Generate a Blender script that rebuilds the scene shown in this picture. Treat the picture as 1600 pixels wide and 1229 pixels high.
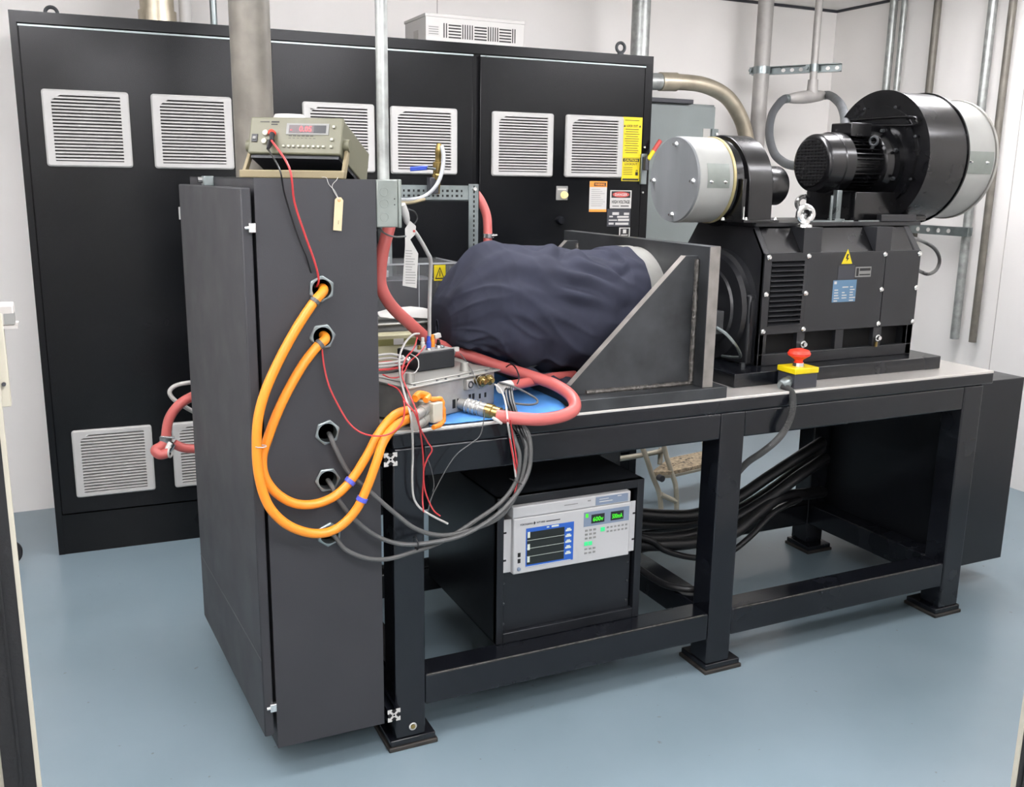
import bpy, math, random
from mathutils import Vector, Matrix, noise
random.seed(7)
scene = bpy.context.scene
for o in list(bpy.data.objects): bpy.data.objects.remove(o)

# ------------------------------------------------------------------ camera
FPX = 1496.5
CAM = Vector((-0.8077, -2.4812, 1.6853))
YAW, PITCH, ROLL = 0.4432, -0.2193, 0.0147
cF = Vector((math.sin(YAW)*math.cos(PITCH), math.cos(YAW)*math.cos(PITCH), math.sin(PITCH)))
_r = Vector((math.cos(YAW), -math.sin(YAW), 0)); _u = _r.cross(cF)
cR = _r*math.cos(ROLL) + _u*math.sin(ROLL); cU = _u*math.cos(ROLL) - _r*math.sin(ROLL)
cd = bpy.data.cameras.new('camera'); cam = bpy.data.objects.new('camera', cd)
scene.collection.objects.link(cam); scene.camera = cam
cd.sensor_fit = 'HORIZONTAL'; cd.sensor_width = 36; cd.lens = FPX/1600*36; cd.clip_start = .05
cam.matrix_world = Matrix(((cR.x, cU.x, -cF.x, CAM.x), (cR.y, cU.y, -cF.y, CAM.y), (cR.z, cU.z, -cF.z, CAM.z), (0, 0, 0, 1)))

# ------------------------------------------------------------------ world, lights, exposure
w = bpy.data.worlds.new('world'); scene.world = w; w.use_nodes = True
w.node_tree.nodes['Background'].inputs[0].default_value = (.9, .95, 1, 1)
w.node_tree.nodes['Background'].inputs[1].default_value = .12
vs = scene.view_settings
vs.view_transform = 'Standard'; vs.look = 'None'; vs.gamma = 1; vs.use_curve_mapping = False
vs.exposure = 0.38
CEIL = 2.822
LIGHTS = [  # wrap-around ceiling lamps: x, y, length along x, width, emission strength, label
    (-1.45, -.45, 1.2, .22, 36, 'near left'), (-1.45, 1.15, 1.2, .22, 7, 'far left'),
    (0.75, 0.75, 1.2, .22, 31, 'far middle'), (2.95, 0.75, 1.2, .22, 30, 'far right'),
    (0.75, -0.75, 1.2, .22, 11, 'near middle'), (2.95, -0.75, 1.2, .22, 15, 'near right'),
    (-.2, -2.1, 1.2, .22, 36, 'first added corridor'), (.9, -3.1, 1.2, .22, 36, 'second added corridor'), (-.5, -3.9, 1.2, .22, 36, 'third added corridor')]  # corridor lamps are unseen, added to fill the fronts and the floor under the bench

# ------------------------------------------------------------------ helpers
col = scene.collection
def at(u, v, x=None, y=None, z=None):
    """point of the photo's pixel (u, v) on the plane x=, y= or z="""
    d = cF + cR*((u-800)/FPX) - cU*((v-614.5)/FPX)
    if x is not None: t = (x-CAM.x)/d.x
    elif y is not None: t = (y-CAM.y)/d.y
    else: t = (z-CAM.z)/d.z
    return CAM + d*t
def lin(h):
    h = h.lstrip('#'); c = [int(h[i:i+2], 16)/255 for i in (0, 2, 4)]
    return [(v/12.92 if v <= .04045 else ((v+.055)/1.055)**2.4) for v in c] + [1]
MATS = {}
def M(name, hexc, rough=.5, metal=0, var=.05, scale=6, bump=0, bscale=120, coat=0, spec=.5, rvar=.06, stretch=None):
    m = bpy.data.materials.new(name); m.use_nodes = True; nt = m.node_tree; b = nt.nodes['Principled BSDF']
    c = lin(hexc); b.inputs['Metallic'].default_value = metal; b.inputs['Specular IOR Level'].default_value = spec
    if coat: b.inputs['Coat Weight'].default_value = coat; b.inputs['Coat Roughness'].default_value = .15
    tc = nt.nodes.new('ShaderNodeTexCoord'); mp = nt.nodes.new('ShaderNodeMapping')
    nt.links.new(tc.outputs['Object'], mp.inputs[0])
    if stretch: mp.inputs['Scale'].default_value = stretch
    n = nt.nodes.new('ShaderNodeTexNoise'); n.inputs['Scale'].default_value = scale; n.inputs['Detail'].default_value = 5
    nt.links.new(mp.outputs[0], n.inputs['Vector'])
    r = nt.nodes.new('ShaderNodeValToRGB')
    r.color_ramp.elements[0].position = .3; r.color_ramp.elements[1].position = .7
    r.color_ramp.elements[0].color = [max(0, k*(1-var*1.6)) for k in c[:3]]+[1]
    r.color_ramp.elements[1].color = [min(1, k*(1+var*1.6)) for k in c[:3]]+[1]
    nt.links.new(n.outputs[0], r.inputs[0]); nt.links.new(r.outputs[0], b.inputs['Base Color'])
    mr = nt.nodes.new('ShaderNodeMapRange'); mr.inputs[1].default_value = .3; mr.inputs[2].default_value = .7
    mr.inputs[3].default_value = max(.02, rough-rvar); mr.inputs[4].default_value = min(1, rough+rvar)
    nt.links.new(n.outputs[0], mr.inputs[0]); nt.links.new(mr.outputs[0], b.inputs['Roughness'])
    if bump:
        n2 = nt.nodes.new('ShaderNodeTexNoise'); n2.inputs['Scale'].default_value = bscale; n2.inputs['Detail'].default_value = 3
        nt.links.new(mp.outputs[0], n2.inputs['Vector'])
        bp = nt.nodes.new('ShaderNodeBump'); bp.inputs['Strength'].default_value = bump; bp.inputs['Distance'].default_value = .01
        nt.links.new(n2.outputs[0], bp.inputs['Height']); nt.links.new(bp.outputs[0], b.inputs['Normal'])
    MATS[name] = m; return m
def EM(name, hexc, s):
    m = bpy.data.materials.new(name); m.use_nodes = True; b = m.node_tree.nodes['Principled BSDF']
    b.inputs['Base Color'].default_value = [v*.2 for v in lin(hexc)[:3]]+[1]; b.inputs['Emission Color'].default_value = lin(hexc); b.inputs['Emission Strength'].default_value = s
    b.inputs['Roughness'].default_value = .4
    MATS[name] = m; return m

def catmull(p, k=6, closed=False):
    p = [Vector(q) for q in p]; n = len(p); out = []
    if n < 3: return p
    for i in range(n if closed else n-1):
        g = lambda j: p[j % n] if closed else p[max(0, min(n-1, j))]
        a, b, c, d = g(i-1), g(i), g(i+1), g(i+2)
        for s in range(k):
            t = s/k
            out.append(.5*((2*b)+(c-a)*t+(2*a-5*b+4*c-d)*t*t+(3*b-a-3*c+d)*t**3))
    if not closed: out.append(p[-1])
    return out
def frame(d):
    d = d.normalized(); h = Vector((0, 0, 1)) if abs(d.z) < .9 else Vector((1, 0, 0))
    a = d.cross(h).normalized(); return d, a, d.cross(a).normalized()
class MB:
    def __init__(s): s.v = []; s.f = []
    def add(s, vs, fs):
        o = len(s.v); s.v += [Vector(q) for q in vs]; s.f += [tuple(i+o for i in q) for q in fs]; return s
    def box(s, x0, x1, y0, y1, z0, z1):
        return s.add([(x0,y0,z0),(x1,y0,z0),(x1,y1,z0),(x0,y1,z0),(x0,y0,z1),(x1,y0,z1),(x1,y1,z1),(x0,y1,z1)],
            [(0,3,2,1),(4,5,6,7),(0,1,5,4),(1,2,6,5),(2,3,7,6),(3,0,4,7)])
    def obox(s, o, ax, ay, az):   # corner + three edge vectors
        o, ax, ay, az = map(Vector, (o, ax, ay, az))
        q = [o, o+ax, o+ax+ay, o+ay, o+az, o+ax+az, o+ax+ay+az, o+ay+az]
        fs = [(0,3,2,1),(4,5,6,7),(0,1,5,4),(1,2,6,5),(2,3,7,6),(3,0,4,7)]
        if ax.cross(ay).dot(az) < 0: fs = [f[::-1] for f in fs]
        return s.add(q, fs)
    def prism(s, poly, vec):      # 3-D polygon swept along vec
        poly = [Vector(p) for p in poly]; vec = Vector(vec); n = len(poly)
        nrm = sum(((poly[i]).cross(poly[(i+1) % n]) for i in range(n)), Vector())
        if nrm.dot(vec) < 0: poly = poly[::-1]
        return s.add(poly+[p+vec for p in poly], [tuple(range(n))[::-1], tuple(range(n, 2*n))]+[(i, (i+1) % n, n+(i+1) % n, n+i) for i in range(n)])
    def cyl(s, p0, p1, r, r1=None, n=20, caps=True):
        return s.lathe(p0, p1, [(0, r), (1, r if r1 is None else r1)], n, caps)
    def lathe(s, p0, p1, prof, n=24, caps=True):  # prof: (t along p0->p1, radius)
        p0, p1 = Vector(p0), Vector(p1); d, a, b = frame(p1-p0); vs = []; fs = []; m = len(prof)
        for t, r in prof:
            c = p0+(p1-p0)*t
            vs += [c+(a*math.cos(2*math.pi*i/n)+b*math.sin(2*math.pi*i/n))*r for i in range(n)]
        for j in range(m-1):
            fs += [(j*n+i, j*n+(i+1) % n, (j+1)*n+(i+1) % n, (j+1)*n+i) for i in range(n)]
        if caps: fs += [tuple(range(n))[::-1], tuple(range((m-1)*n, m*n))]
        return s.add(vs, fs)
    def tube(s, pts, r, n=10, k=6, closed=False, smooth=True, rad=None):
        p = catmull(pts, k, closed) if smooth else [Vector(q) for q in pts]
        m = len(p); vs = []; fs = []; a = None
        for i, c in enumerate(p):
            d = ((p[(i+1) % m]-p[i-1]) if closed else (p[min(m-1, i+1)]-p[max(0, i-1)])).normalized()
            if a is None: _, a, b = frame(d)
            else:
                a = (a-d*a.dot(d)).normalized(); b = d.cross(a)
            rr = r if rad is None else rad(i, i/(m-1))
            vs += [c+(a*math.cos(2*math.pi*j/n)+b*math.sin(2*math.pi*j/n))*rr for j in range(n)]
        for i in range(m if closed else m-1):
            i2 = (i+1) % m
            fs += [(i*n+j, i*n+(j+1) % n, i2*n+(j+1) % n, i2*n+j) for j in range(n)]
        if not closed: fs += [tuple(range(n))[::-1], tuple(range((m-1)*n, m*n))]
        return s.add(vs, fs)
    def ring(s, c, nrm, R, r, n=24, k=10, sx=1, sy=1):
        d, a, b = frame(Vector(nrm)); c = Vector(c)
        return s.tube([c+a*math.cos(2*math.pi*i/n)*R*sx+b*math.sin(2*math.pi*i/n)*R*sy for i in range(n)], r, k, 1, True, False)
    def ball(s, c, r, n=14, sz=1):
        c = Vector(c); prof = [(-math.cos(math.pi*i/8), max(1e-4, math.sin(math.pi*i/8))) for i in range(9)]
        return s.lathe(c-Vector((0, 0, r*sz)), c+Vector((0, 0, r*sz)), [((t+1)/2, q*r) for t, q in prof], n)
    def build(s, name, mat, parent=None, bevel=0, smooth=True, ang=35, local=False, seg=2):
        me = bpy.data.meshes.new(name); me.from_pydata([tuple(q) for q in s.v], [], s.f); me.update()
        me.materials.append(MATS[mat])
        if smooth:
            me.polygons.foreach_set('use_smooth', [True]*len(me.polygons)); me.set_sharp_from_angle(angle=math.radians(ang))
        return put(name, me, parent, bevel, local, seg)
ROOTM = {}
def put(name, me, parent=None, bevel=0, local=False, seg=2):
    o = bpy.data.objects.new(name, me); col.objects.link(o)
    if parent is not None:
        o.parent = parent
        if not local and parent.name in ROOTM: o.matrix_parent_inverse = ROOTM[parent.name].inverted()
    if bevel:
        b = o.modifiers.new('bevel', 'BEVEL'); b.width = bevel; b.segments = seg; b.limit_method = 'ANGLE'; b.angle_limit = math.radians(40)
    return o
def tag(o, label=None, cat=None, group=None, kind=None):
    if label: o['label'] = label
    if cat: o['category'] = cat
    if group: o['group'] = group
    if kind: o['kind'] = kind
    return o
def thing(name, label, cat, loc=(0, 0, 0), rz=0, group=None):
    o = bpy.data.objects.new(name, None); col.objects.link(o); o.location = loc; o.rotation_euler = (0, 0, rz)
    o.empty_display_size = .05
    ROOTM[o.name] = Matrix.Translation(Vector(loc)) @ Matrix.Rotation(rz, 4, 'Z')
    return tag(o, label, cat, group)
def B(*a): return MB().box(*a)
def struct(o): o['kind'] = 'structure'; return o
def text_into(mb, s, o, right, up, h, align='LEFT', width=None):
    """flat lettering as mesh, appended to mb. o: origin, h: cap height"""
    cu = bpy.data.curves.new('t', 'FONT'); cu.body = s; cu.size = h*1.42; cu.align_x = align; cu.resolution_u = 2; cu.offset = h*.035
    ob = bpy.data.objects.new('t', cu); me = bpy.data.meshes.new_from_object(ob)
    right = Vector(right).normalized(); up = Vector(up).normalized(); o = Vector(o)
    xs = [v.co.x for v in me.vertices]; k = 1
    if width and xs: k = width/max(1e-6, max(xs)-min(xs))
    mb.add([o+right*v.co.x*k+up*v.co.y for v in me.vertices], [tuple(p.vertices) for p in me.polygons])
    bpy.data.objects.remove(ob); bpy.data.curves.remove(cu); bpy.data.meshes.remove(me)
def rect_into(mb, o, right, up, w, h):
    o, right, up = Vector(o), Vector(right).normalized()*w, Vector(up).normalized()*h
    mb.add([o, o+right, o+right+up, o+up], [(0, 1, 2, 3)])

# ------------------------------------------------------------------ materials
M('wall_paint', '#e6e3df', .55, var=.015, scale=2)
M('ceiling_paint', '#efece8', .7, var=.02, scale=2)
M('wall_seam', '#aaa5a0', .6)
M('black_gloss', '#111318', .24, var=.12, scale=5, coat=.3, spec=.35)
M('cabinet_black', '#0e0f11', .22, var=.15, scale=2.5, rvar=.04, spec=.22)
M('enclosure_grey', '#2f2f32', .55, var=.05, bump=.06, bscale=500, spec=.4)
M('dyno_black', '#1c1d20', .42, var=.12, scale=9, coat=.1)
M('blower_black', '#0b0b0d', .24, var=.2, scale=9, coat=.25, spec=.4)
M('satin_black', '#16181c', .34, var=.1, scale=4, spec=.38)
M('dark_hole', '#050506', .8)
M('rubber_black', '#101012', .6, bump=.1)
M('cable_grey', '#4b4b4a', .5)
M('cable_black', '#121214', .38)
M('mill_steel', '#4a4c4e', .45, metal=.75, var=.2, scale=7, rvar=.12)
M('top_steel', '#d8d4ce', .32, metal=.55, var=.025, scale=8, rvar=.02)
M('ground_steel', '#8a8580', .40, metal=.5, var=.12, scale=20)
M('zinc', '#868e8e', .36, metal=.85, var=.12, scale=14, rvar=.1)
M('galvanised', '#9a9d9a', .40, metal=.55, var=.16, scale=25, rvar=.1)
M('bare_pipe', '#b3aa97', .38, metal=.75, var=.12, scale=10)
M('dirty_pipe', '#69655d', .48, metal=.3, var=.14, scale=16, rvar=.1)
M('grey_pipe', '#a09d99', .5, metal=.2, var=.06, scale=16)
M('chrome', '#d8d8d6', .18, metal=.95, var=.05)
M('brass', '#94804f', .3, metal=.9)
M('cast_alu', '#a2a19c', .42, metal=.55, var=.10, scale=18, bump=.05)
M('alu_light', '#a09f99', .38, metal=.5, var=.06, scale=14)
M('vent_white', '#a9a8a5', .5, var=.02)
M('vent_dark', '#2a2928', .7)
M('white_paint', '#bdbbb7', .5, var=.02)
M('white_plastic', '#b9b7b2', .42, var=.02)
M('filter_white', '#999a96', .5, var=.04, scale=12, metal=.1)
M('filter_cap', '#7b7e80', .42, metal=.4, var=.10, scale=8, stretch=(1, 1, .3))
M('box_grey', '#7c8382', .5, var=.03)
M('flex_grey', '#4a4d50', .5)
M('rim_cream', '#b8ac80', .4, metal=.4)
M('jbox_grey', '#7f8580', .42, metal=.5, var=.06, scale=20)
M('meter_beige', '#62614e', .5, var=.03)
M('bail_tan', '#7f7459', .5, var=.04)
M('meter_dark', '#15181c', .5)
M('button_cream', '#a09e8e', .45)
M('orange_cable', '#e08520', .42, var=.04)
M('orange_tape', '#dd7d1c', .4, var=.08, scale=40)
M('red_hose', '#b35954', .42, var=.05, scale=10)
M('wire_red', '#b23436', .4)
M('wire_white', '#a6a4a0', .45)
M('tube_clear', '#a3a6a8', .2)
M('blue_tie', '#4b53b8', .45)
M('navy_cloth', '#30323e', .9, var=.08, scale=14, bump=.2, bscale=900, spec=.2)
M('blue_cloth', '#4a84c4', .75, var=.10, scale=14, spec=.3)
M('yellow_sign', '#cdb906', .5, var=.02)
M('yellow_plastic', '#d9c208', .4, var=.02)
M('red_plastic', '#e23a26', .38, var=.03)
M('orange_sign', '#dd8a35', .5)
M('sign_white', '#b9b7b3', .5, var=.02)
M('sign_red', '#b5453f', .5)
M('print_black', '#1a1a1a', .6)
M('print_grey', '#7d7d7a', .6)
M('plate_dark', '#33343a', .5)
M('plate_blue', '#5b7c97', .4, metal=.3)
M('paper_tag', '#bfae8c', .7, var=.03)
M('paper_white', '#b3b1ac', .7, var=.03)
M('cream_trim', '#b3ae9e', .5, var=.03)
M('instr_white', '#a9a9a9', .45, var=.015)
M('instr_panel', '#6d7a8c', .45)
M('olive', '#6c6a3c', .5)
M('cream_box', '#a8a384', .5)
M('stool_beige', '#9a9484', .4, metal=.3, var=.08)
M('stool_tread', '#9a8a72', .8, var=.35, scale=60)
M('foot_dirty', '#2a2622', .6, var=.35, scale=30)
M('weld', '#5d5a56', .4, metal=.7, var=.3, scale=60, bump=.4, bscale=120)
M('handle_blue', '#2b46a8', .4)
M('teal', '#4a8d90', .5)
EM('screen_black', '#26302d', .10); EM('screen_blue', '#2a66cc', .45); EM('screen_lines', '#dfe8dc', .5)
EM('led_green', '#3fe01e', .9); EM('led_mint', '#3ee08c', .7); EM('led_red', '#ff2030', 1.0); EM('lamp_amber', '#ffe2a0', .8)
EM('display_red', '#5a0c14', .10)
# clear acrylic
m = bpy.data.materials.new('acrylic'); m.use_nodes = True; b = m.node_tree.nodes['Principled BSDF']
b.inputs['Base Color'].default_value = (.9, .92, .92, 1); b.inputs['Roughness'].default_value = .08; b.inputs['Transmission Weight'].default_value = .9
b.inputs['IOR'].default_value = 1.25; b.inputs['Alpha'].default_value = .35; MATS['acrylic'] = m
# epoxy floor with scuffs
m = bpy.data.materials.new('epoxy_floor'); m.use_nodes = True; nt = m.node_tree; b = nt.nodes['Principled BSDF']
tc = nt.nodes.new('ShaderNodeTexCoord')
n1 = nt.nodes.new('ShaderNodeTexNoise'); n1.inputs['Scale'].default_value = 1.1; n1.inputs['Detail'].default_value = 6
n2 = nt.nodes.new('ShaderNodeTexNoise'); n2.inputs['Scale'].default_value = 26; n2.inputs['Detail'].default_value = 2
rp = nt.nodes.new('ShaderNodeValToRGB'); rp.color_ramp.elements[0].position = .32; rp.color_ramp.elements[1].position = .68
rp.color_ramp.elements[0].color = lin('#6f8088'); rp.color_ramp.elements[1].color = lin('#7c8c94')
sp = nt.nodes.new('ShaderNodeValToRGB'); sp.color_ramp.elements[0].position = .735; sp.color_ramp.elements[1].position = .755
sp.color_ramp.elements[0].color = (0, 0, 0, 1); sp.color_ramp.elements[1].color = (1, 1, 1, 1)
mx = nt.nodes.new('ShaderNodeMixRGB'); mx.inputs[2].default_value = lin('#6b7174')
for nn in (n1, n2): nt.links.new(tc.outputs['Object'], nn.inputs['Vector'])
nt.links.new(n1.outputs[0], rp.inputs[0]); nt.links.new(n2.outputs[0], sp.inputs[0]); nt.links.new(sp.outputs[0], mx.inputs[0])
nt.links.new(rp.outputs[0], mx.inputs[1]); nt.links.new(mx.outputs[0], b.inputs['Base Color'])
b.inputs['Roughness'].default_value = .33; b.inputs['Coat Weight'].default_value = .15
MATS['epoxy_floor'] = m

# ------------------------------------------------------------------ the room
XW, YW, YF = 4.05, 2.765, -1.20
struct(B(-2.4, XW+.1, -5, YW+.1, -.1, 0).build('floor', 'epoxy_floor', smooth=False))
wb = struct(B(-2.4, XW+.1, YW, YW+.1, 0, CEIL).build('wall_back', 'wall_paint', smooth=False))
wr = struct(B(XW, XW+.1, -5, YW, 0, CEIL).build('wall_right', 'wall_paint', smooth=False))
struct(B(-2.5, -2.4, -5, YW, 0, CEIL).build('wall_left', 'wall_paint', smooth=False))
struct(B(-2.5, XW+.1, -5, YW+.1, CEIL, CEIL+.1).build('ceiling', 'ceiling_paint', smooth=False))
struct(B(-2.5, XW+.1, -5.1, -5, 0, CEIL).build('wall_corridor', 'wall_paint', smooth=False))
for i, x in enumerate((1.193,)):
    B(x-.002, x+.002, YW-.002, YW+.01, 0, CEIL).build('panel_joint', 'wall_seam', wb)
for y in (1.28, 0.05):
    B(XW-.002, XW+.01, y-.002, y+.002, 0, CEIL).build('panel_joint', 'wall_seam', wr)
struct(B(-2.4, XW, YW-.012, YW, CEIL-.016, CEIL).build('trim_1', 'plate_dark'))
struct(B(XW-.012, XW, YF, YW-.012, CEIL-.016, CEIL).build('trim_2', 'plate_dark'))
# near wall with the doorway the photo is taken through
DL, DR, DH = -.888, 1.100, 2.6
mb = MB(); mb.box(-2.4, DL-.10, YF-.12, YF, 0, CEIL); mb.box(DR+.10, XW, YF-.12, YF, 0, CEIL); mb.box(DL-.10, DR+.10, YF-.12, YF, DH, CEIL)
struct(mb.build('wall_front', 'wall_paint', smooth=False))
for sgn, x in ((1, DL), (-1, DR)):
    nm = 'trim_3' if sgn > 0 else 'trim_4'
    jm = struct(MB().box(min(x, x-sgn*.10), max(x, x-sgn*.10), YF-.004, YF+.002, 0, DH).build(nm, 'cream_trim'))
    MB().box(min(x+sgn*.0065, x+sgn*.001), max(x+sgn*.0065, x+sgn*.001), YF-.010, YF+.0, 0, DH).build('stop_edge', 'cream_trim', jm)
    MB().box(min(x+sgn*.001, x-sgn*.036), max(x+sgn*.001, x-sgn*.036), YF-.012, YF-.004, 0, DH).build('rubber_seal', 'rubber_black', jm)
    MB().box(min(x-sgn*.014, x-sgn*.017), max(x-sgn*.014, x-sgn*.017), YF-.015, YF-.012, 0, DH).build('seal_rib', 'rubber_black', jm)
# fittings on the left jamb
p = at(18, 635, y=YF+.012)
t = thing('strike_box', 'narrow cream strike box on the door jamb at far left', 'lock', (DL, YF, p.z))
B(DL-.02, p.x, YF+.012, YF+.03, p.z, p.z+.115).build('cover', 'cream_trim', t, .001)
q = at(6, 600, y=YF+.010); MB().cyl((q.x, YF+.012, q.z), (q.x, YF+.008, q.z), .0025, n=10).build('screw', 'plate_dark', t)
p = at(24, 511, y=YF+.02)
t = thing('sensor_box', 'grey plastic box with a dark corner on the left door jamb', 'box', (DL, YF, p.z))
B(DL-.03, p.x, YF+.013, YF+.05, p.z+.003, p.z+.028).build('housing', 'wall_seam', t, .002)
B(DL-.03, p.x+.003, YF+.013, YF+.055, p.z-.001, p.z+.003).build('base_lip', 'wall_seam', t)
B(p.x-.011, p.x+.0006, YF+.0124, YF+.03, p.z+.005, p.z+.018).build('dark_corner', 'print_grey', t)

# wrap-around ceiling lamps (above the frame); their diffusers are the room's light, the corridor ones added as fill
for i, (x, y, a, b_, st_, nm) in enumerate(LIGHTS):
    m = EM('lamp_diffuser_%d' % i, '#fbfaff', st_)
    t = thing('ceiling_lamp', nm + ' white wrap-around lamp on the ceiling above the picture', 'lamp', (x, y, CEIL), group='ceiling lamps')
    B(x-a/2-.01, x+a/2+.01, y-b_/2+.03, y+b_/2-.03, CEIL-.045, CEIL-.001).build('lamp_base', 'white_paint', t)
    B(x-a/2, x+a/2, y-b_/2, y+b_/2, CEIL-.115, CEIL-.047).build('diffuser', 'lamp_diffuser_%d' % i, t, .01)

# ------------------------------------------------------------------ drive cabinet (local: x along front, y into the wall, front at y=0)
CA = Vector((-.906, 2.062, 0)); CTH = math.radians(-2.2)
cab = thing('drive_cabinet', 'long tall black drive cabinet with white louvred vents along the back wall', 'cabinet', CA, CTH)
def cpart(mb, name, mat, parent=None, **k): return mb.build(name, mat, parent or cab, local=True, **k)
CH = 2.321
cpart(B(0, 2.99, .02, .62, 0, CH), 'body', 'cabinet_black', bevel=.004)
mb = MB(); mb.box(0, 2.99, .0, .02, CH-.045, CH); mb.box(0, .026, 0, .02, 0, CH-.045); mb.box(2.945, 2.99, 0, .02, 0, CH-.045); mb.box(.026, 2.945, .002, .02, 0, .185)
cpart(mb, 'front_frame', 'cabinet_black')
doors = []
for x0, x1 in ((.03, 1.005), (1.03, 1.985), (2.022, 2.94)):
    d = cpart(B(x0, x1, -.006, .018, .192, 2.268), 'cabinet_door', 'cabinet_black', bevel=.003)
    cpart(B(x0, x1, -.012, -.006, 2.262, 2.269), 'lip_highlight', 'zinc', d)  # pale strip paints in the highlight along the door's top bevel
    doors.append(d)
VW, VH = .333, .309
def vent_frame():
    mb = MB(); r = .012; z0, z1, x0, x1 = .022, VH-.022, .034, VW-.034
    def rr(w, h, x, z, r, n=4):
        out = []
        for cx, cz, a0 in ((x+w-r, z+r, -90), (x+w-r, z+h-r, 0), (x+r, z+h-r, 90), (x+r, z+r, 180)):
            for i in range(n+1):
                a = math.radians(a0+90*i/n); out.append((cx+r*math.cos(a), cz+r*math.sin(a)))
        return out
    outer = rr(VW, VH, 0, 0, r); outer2 = rr(VW-.012, VH-.012, .006, .006, r*.7); inner = rr(x1-x0, z1-z0, x0, z0, .002)
    n = len(outer)
    rings = [[(a, 0, b) for a, b in outer], [(a, -.010, b) for a, b in outer], [(a, -.016, b) for a, b in outer2], [(a, -.016, b) for a, b in inner], [(a, -.003, b) for a, b in inner]]
    vs = [q for r_ in rings for q in r_]; fs = []
    for j in range(len(rings)-1): fs += [(j*n+i, j*n+(i+1) % n, (j+1)*n+(i+1) % n, (j+1)*n+i) for i in range(n)]
    fs.append(tuple(range(4*n, 5*n)))
    mb.add(vs, fs)
    # chamfered upper left corner of the louvre field
    mb.prism([(x0, -.0155, z1), (x0, -.0155, z1-.022), (x0+.036, -.0155, z1)], (0, .011, 0))
    return mb
vmesh = None; smesh = None; NSL = 19
def add_vent(x, z, door):
    global vmesh, smesh
    if vmesh is None:
        mb = vent_frame(); o = cpart(mb, 'vent', 'vent_white', door, smooth=False); vmesh = o.data; o.location = (x, 0, z)
        mb = MB(); p = (VH-.048)/NSL
        mb.prism([(.034, -.0155, 0), (.034, -.0155, p*.46), (.034, -.0035, p*.62), (.034, -.0035, p*.40)], (VW-.068, 0, 0))
        me = bpy.data.meshes.new('slat'); me.from_pydata([tuple(q) for q in mb.v], [], mb.f); me.materials.append(MATS['vent_white']); smesh = me
    else:
        o = bpy.data.objects.new('vent', vmesh); col.objects.link(o); o.parent = door; o.location = (x, 0, z)
    # dark mesh behind the louvres
    f = cpart(B(.034, VW-.034, -.0032, -.0028, .022, VH-.022), 'filter_mat', 'vent_dark', o)
    for i in range(NSL):
        s = bpy.data.objects.new('slat', smesh); col.objects.link(s); s.parent = o; s.location = (0, 0, .026+i*(VH-.048)/NSL)
    return o
for x, z, d in ((.094, 1.713, 0), (.515, 1.712, 0), (1.158, 1.709, 1), (1.568, 1.706, 1), (2.083, 1.703, 2), (2.485, 1.703, 2), (.094, .266, 0), (.512, .266, 0)):
    o = add_vent(x, z, doors[d]); o.location.y = -.006
# lock-out placards and plates on the right-hand door
X, Zv = Vector((1, 0, 0)), Vector((0, 0, 1))
def placard(name, x0, x1, z0, z1, mat, y=-.0075, parent=None, label=None):
    o = cpart(B(x0, x1, y, -.006, z0, z1), name, mat, parent or doors[2])
    if label: o['label'] = label
    return o
YP = -.0083
o = placard('warning_placard', 2.815, 2.934, 1.809, 2.013, 'yellow_sign', label='tall yellow lock out placard')
mb = MB(); text_into(mb, 'LOCK OUT', (2.8745, YP, 1.963), X, Zv, .012, 'CENTER', .066)
for s in (-1, 1):
    c = 2.8745+s*.046; mb.add([(c-.006, YP, 1.963), (c+.006, YP, 1.963), (c, YP, 1.975)], [(0, 1, 2)])
for k in range(11):
    z = 1.950-k*.0118; wd = random.uniform(.07, .1); rect_into(mb, (2.8745-wd/2, YP, z), X, Zv, wd, .0028)
rect_into(mb, (2.83, YP, 1.995), X, Zv, .085, .003)
cpart(mb, 'lettering', 'print_black', o, smooth=False)
o = placard('lockout_placard', 2.821, 2.928, 1.688, 1.808, 'yellow_sign', label='yellow caution lockout placard')
mb = MB(); rect_into(mb, (2.826, YP, 1.787), X, Zv, .097, .017); text_into(mb, 'LOCKOUT', (2.8745, YP, 1.770), X, Zv, .011, 'CENTER', .076)
for k in range(5): rect_into(mb, (2.83, YP, 1.757-k*.009), X, Zv, .055, .0025)
rect_into(mb, (2.826, YP, 1.691), X, Zv, .097, .010)
rect_into(mb, (2.903, YP, 1.718), X, Zv, .016, .016); rect_into(mb, (2.906, YP, 1.734), X, Zv, .003, .01); rect_into(mb, (2.913, YP, 1.734), X, Zv, .003, .01); rect_into(mb, (2.906, YP, 1.743), X, Zv, .01, .003)
cpart(mb, 'lettering', 'print_black', o, smooth=False)
mb = MB(); text_into(mb, 'CAUTION', (2.8745, YP-.0004, 1.790), X, Zv, .011, 'CENTER', .08); cpart(mb, 'lettering', 'yellow_sign', o, smooth=False)
o = placard('warning_sign', 2.635, 2.737, 1.528, 1.685, 'sign_white', label='white and orange warning sign')
mb = MB(); rect_into(mb, (2.635, YP, 1.655), X, Zv, .102, .03); rect_into(mb, (2.635, YP, 1.528), X, Zv, .102, .013); cpart(mb, 'band', 'orange_sign', o, smooth=False)
mb = MB(); text_into(mb, 'WARNING', (2.694, YP-.0012, 1.6635), X, Zv, .011, 'CENTER', .058); cpart(mb, 'lettering', 'orange_sign', o, smooth=False)
mb = MB(); rect_into(mb, (2.66, YP-.0006, 1.660), X, Zv, .07, .018); cpart(mb, 'word_panel', 'print_black', o, smooth=False)
mb = MB()
for k in range(9): wd = random.uniform(.05, .085); rect_into(mb, (2.645, YP, 1.642-k*.0105), X, Zv, wd, .0022)
cpart(mb, 'lettering', 'print_grey', o, smooth=False)
o = placard('danger_sign', 2.758, 2.886, 1.546, 1.640, 'sign_white', label='white danger high voltage sign')
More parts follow.
